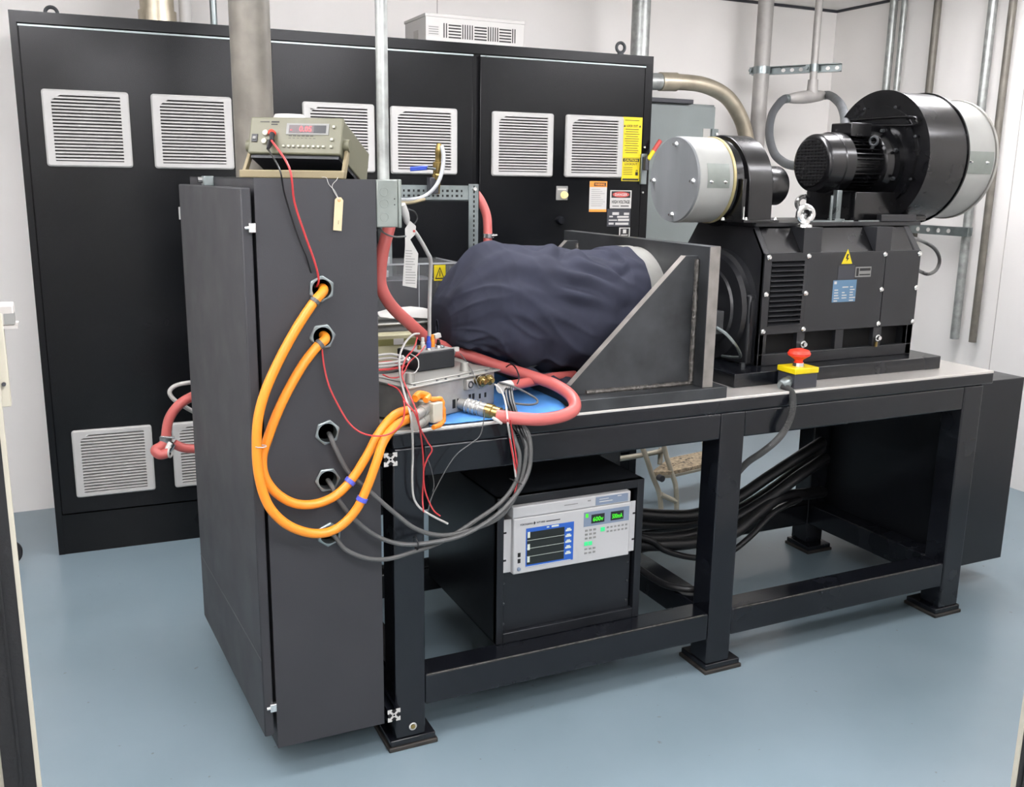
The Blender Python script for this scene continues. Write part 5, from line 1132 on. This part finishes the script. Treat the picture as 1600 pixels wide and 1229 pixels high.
# ------------------------------------------------------------------ clear box, tray and small supply behind the inverter
yB = .66
a = at(560, 398, y=yB+.24); b_ = at(716, 411, y=yB+.02)
cz1 = 1.385; bx1 = at(716, 411, y=yB+.05).x
t = thing('clear_box', 'clear acrylic box with a yellow warning sticker behind the inverter', 'box', (.2, yB+.1, 1.05))
cx0, cx1, cy0, cy1, cz0 = .02, .475, .70, .92, 1.20
pc = at(716, 411, y=cy0); cx1 = pc.x; cz1 = pc.z; cz0 = at(640, 492, y=cy0).z
def pane(*a_): B(*a_).build('panel', 'acrylic', t)
pane(cx0, cx1, cy0, cy0+.004, cz0, cz1); pane(cx0, cx1, cy1-.004, cy1, cz0, cz1); pane(cx1-.004, cx1, cy0+.004, cy1-.004, cz0, cz1); pane(cx0, cx1, cy0, cy1, cz1+.0002, cz1+.004)
for q in ((cx0, cx1+.001, cy0-.002, cy0+.001, cz1-.002, cz1+.004), (cx1-.002, cx1+.001, cy0-.002, cy0+.001, cz0, cz1), (cx1-.002, cx1+.001, cy0, cy1, cz1, cz1+.004)): B(*q).build('bright_edge', 'tube_clear', t)
B(cx0+.02, cx1-.06, cy0+.06, cy1-.02, cz0, cz1-.06).build('inner_block', 'plate_dark', t, .003)
xx = at(655, 470, y=cy0-.002).x; B(xx-.0015, xx+.0015, cy0-.002, cy0, cz0, cz1).build('bright_edge', 'tube_clear', t)
a = at(678, 414, y=cy0-.001); b_ = at(696, 438, y=cy0-.001); s_ = B(a.x, b_.x, cy0-.0022, cy0-.0012, b_.z, a.z).build('warning_sticker', 'yellow_sign', t); s_['label'] = 'yellow voltage warning sticker'
mb = MB(); cxm = (a.x+b_.x)/2; zz0 = b_.z+.006; hh = a.z-b_.z-.012; wv = (b_.x-a.x)*.42
for k in (1, .8): pass
o3 = [(cxm-wv, zz0), (cxm+wv, zz0), (cxm, zz0+hh)]; i3 = [(cxm-wv*.72, zz0+.004), (cxm+wv*.72, zz0+.004), (cxm, zz0+hh*.82)]
mb.add([(p[0], cy0-.0025, p[1]) for p in o3+i3], [(0, 1, 4, 3), (1, 2, 5, 4), (2, 0, 3, 5)]); rect_into(mb, (cxm-.0015, cy0-.0025, zz0+hh*.2), X, Zv, .003, hh*.45); mb.build('print', 'print_black', s_, smooth=False)
for u, v in ((604, 407), (602, 428)): c = at(u, v, y=cy0-.004); B(c.x-.02, c.x+.012, cy0-.006, cy0, c.z-.012, c.z+.012).build('latch', 'tube_clear', t, .002)
# metal tray carrying the clear box
yT = .58
za, zb_ = at(640, 505, y=yT).z, at(640, 521, y=yT).z; xt1 = at(694, 508, y=yT).x
t = thing('metal_tray', 'pale metal tray carrying the clear box behind the inverter', 'tray', (.1, .75, ZT))
B(.0, xt1, yT, .95, zb_, zb_+.008).build('lower_shelf', 'alu_light', t, .002); B(.0, xt1, yT+.004, .95, za-.004, za+.002).build('upper_shelf', 'alu_light', t, .002); B(.0, xt1-.004, yT+.03, .94, zb_+.008, za-.004).build('web', 'print_grey', t)
for x in (.03, .26): B(x, x+.03, .66, .69, ZT, zb_).build('leg', 'plate_dark', t); B(x, x+.03, .90, .93, ZT, zb_).build('leg', 'plate_dark', t)
g = [[at(594, 497, y=yT+.03), at(620, 499, y=yT+.03), at(650, 498, y=yT+.03), at(690, 500, y=yT+.03)], [at(590, 492, y=yT+.06), at(625, 487, y=yT+.06), at(655, 484, y=yT+.06), at(688, 490, y=yT+.06)], [at(586, 490, y=yT+.10), at(622, 481, y=yT+.10), at(660, 482, y=yT+.10), at(684, 488, y=yT+.10)]]
t = thing('plastic_sheet', 'crumpled white plastic sheet on the metal tray', 'sheet', g[0][1]); o = loft(g, 6, .004).build('sheet', 'paper_white', t, ang=60)
yS = .50
a, b_ = at(590, 521, y=yS), at(652, 545, y=yS)
t = thing('power_supply', 'cream and olive supply box half hidden behind the inverter', 'box', (.1, yS, ZT))
B(.02, b_.x, yS, .57, ZT, at(620, 523, y=yS).z).build('case', 'cream_box', t, .003); B(.03, b_.x-.004, yS-.002, yS, at(620, 539, y=yS).z, at(620, 529, y=yS).z).build('olive_strip', 'olive', t); c = at(615, 534, y=yS-.003); B(c.x, c.x+.035, yS-.0028, yS-.002, c.z-.010, c.z+.010).build('label', 'sign_white', t)
# stack of pale flat parts between enclosure and inverter
t = thing('white_lead_coil', 'coil of white leads lying left of the project box', 'cable', at(606, 560, y=.28))
for k in range(4): MB().tube([at(585, 556+k*6, y=.24), at(610, 553+k*6, y=.25), at(628, 557+k*6, y=.25), at(631, 562+k*5, y=.24), at(612, 566+k*5, y=.22), at(588, 568+k*5, y=.22)], .0038, 8, 6).build('loop', ('wire_white', 'wire_white', 'wire_red', 'cable_black')[k], t)

# ------------------------------------------------------------------ thin wires over the inverter and bench front
def wire(lab, pl, mat, r=.0018): return cable('thin_wire', lab, [at(u, v, y=y) for u, v, y in pl], r, mat, group='thin loose wires on the bench', n=6, k=6)
wire('thick pale wire hanging straight down over the bench front', [(655, 521, .24), (645, 523, .22), (632, 537, .20), (624, 560, .15), (626, 590, .08), (632, 615, -.03), (641, 645, -.095), (644, 670, -.075), (645, 710, -.035), (644, 745, -.03), (646, 775, -.03), (656, 793, -.035), (676, 806, -.05), (700, 818, -.06)], 'wire_white', .0032)
wire('red wire dropping from the project box past the white wire', [(652, 527, .22), (646, 545, .19), (634, 560, .15), (628, 585, .08), (638, 612, -.035), (650, 640, -.10), (655, 665, -.08), (660, 700, -.035), (662, 740, -.032), (660, 775, -.03), (662, 800, -.05)], 'wire_red', .0022)
wire('red wire bulging right before joining the other red wire', [(606, 600, .05), (622, 608, .02), (634, 628, -.075), (648, 645, -.10), (656, 668, -.08), (668, 690, -.04), (675, 702, -.038), (668, 716, -.036), (662, 735, -.034), (664, 765, -.032), (676, 795, -.04), (688, 806, -.055)], 'wire_red', .0022)
wire('thin grey wire falling from the coolant port across the bench beam', [(757, 640, -.035), (756, 655, -.04), (750, 680, -.035), (735, 693, -.034), (715, 708, -.034), (700, 728, -.034), (685, 755, -.033), (675, 775, -.032), (668, 800, -.04)], 'cable_grey', .0015)
wire('thin dark wire hanging below the red wires', [(668, 716, -.037), (674, 733, -.034), (678, 755, -.032), (676, 768, -.033)], 'cable_grey', .0012)
wire('red and white wire swinging from the second hole to the connector', [(503, 538, -.03), (504, 555, -.035), (508, 580, -.04), (515, 605, -.045), (528, 632, -.05), (545, 660, -.06), (565, 676, -.07), (590, 681, -.095), (612, 676, -.09), (628, 660, -.075), (632, 640, -.04), (630, 622, .0)], 'wire_red', .0024)
wire('red wire arching over the inverter lid corner', [(598, 585, .12), (612, 590, .10), (628, 586, .12), (640, 565, .17), (655, 552, .20), (664, 540, .23)], 'wire_red', .002)
wire('pale wire curling beside the project box', [(640, 552, .2), (652, 560, .17), (654, 572, .15), (650, 580, .13), (645, 584, .12)], 'wire_white', .002)
wire('dark wire crossing the inverter lid towards the glands', [(719, 552, .24), (729, 565, .2), (738, 580, .14), (744, 595, .10), (749, 607, .08)], 'cable_grey', .0016)
wire('grey lead curling from the right gland over the blue cloth', [(780, 597, .1), (800, 603, .09), (820, 612, .08), (838, 623, .06), (838, 630, .05), (825, 632, .04), (803, 630, .05)], 'cable_grey', .0036)
wire('clear lead bending down from the brass glands over the hose', [(773, 600, .08), (783, 610, .05), (789, 625, .0), (792, 645, -.06), (794, 665, -.085), (798, 690, -.05), (803, 720, -.045), (806, 745, -.05)], 'wire_white', .003)
wire('orange-red wire hanging below the hose loop', [(793, 655, -.088), (796, 680, -.06), (800, 705, -.05), (806, 735, -.048), (807, 755, -.052), (800, 780, -.06), (780, 798, -.07)], 'wire_red', .0026)
wire('second red wire beside the one hanging below the hose loop', [(797, 655, -.086), (801, 680, -.058), (805, 705, -.048), (809, 735, -.046), (809, 757, -.05)], 'wire_red', .0024)
wire('dark lead standing behind the hose loop', [(808, 600, .1), (811, 590, .11), (806, 575, .16), (798, 569, .22), (790, 574, .25)], 'cable_black', .0022)
for k, (du, m_) in enumerate(((0, 'cable_black'), (5, 'cable_black'), (9, 'cable_grey'))):
    wire(('leftmost', 'middle', 'rightmost')[k]+' dark lead rising from the bundle behind the hose', [(790+du, 605, .1), (792+du, 622, .06), (797+du, 640, .02), (803+du, 655, -.005), (808+du, 668, -.03), (815+du, 685, -.04), (820+du, 700, -.045)], m_, .0042)
c = at(776, 658, y=-.04); t = thing('tube_clip', 'white plastic clip under the hose coupling', 'clip', c); MB().lathe(c+Vector((-.012, 0, .012)), c+Vector((.016, 0, -.008)), [(0, .004), (.3, .006), (1, .004)], 10).build('clip', 'white_plastic', t)
c = at(840, 568, y=.3); t = thing('steel_rod', 'thin steel rod end poking out below the navy cover', 'rod', c); MB().cyl(at(828, 574, y=.28), at(846, 566, y=.32), .004, n=10).build('rod', 'zinc', t)
# caster behind the left jamb
c = at(28, 880, z=0); c = Vector((c.x, c.y, 0))
t = thing('caster', 'dark caster wheel on the floor just past the left door jamb', 'wheel', c)
MB().cyl((c.x-.03, c.y-.016, .055), (c.x-.03, c.y+.016, .055), .054, n=28).build('wheel', 'rubber_black', t, .006); mb = MB(); mb.tube([(c.x-.03, c.y-.026, .055), (c.x-.03, c.y-.026, .12), (c.x-.03, c.y, .155), (c.x-.03, c.y+.026, .12), (c.x-.03, c.y+.026, .055)], .007, 8, 5); mb.build('fork', 'zinc', t); MB().cyl((c.x-.03, c.y, .155), (c.x-.03, c.y, .26), .018, n=14).build('stem', 'zinc', t)
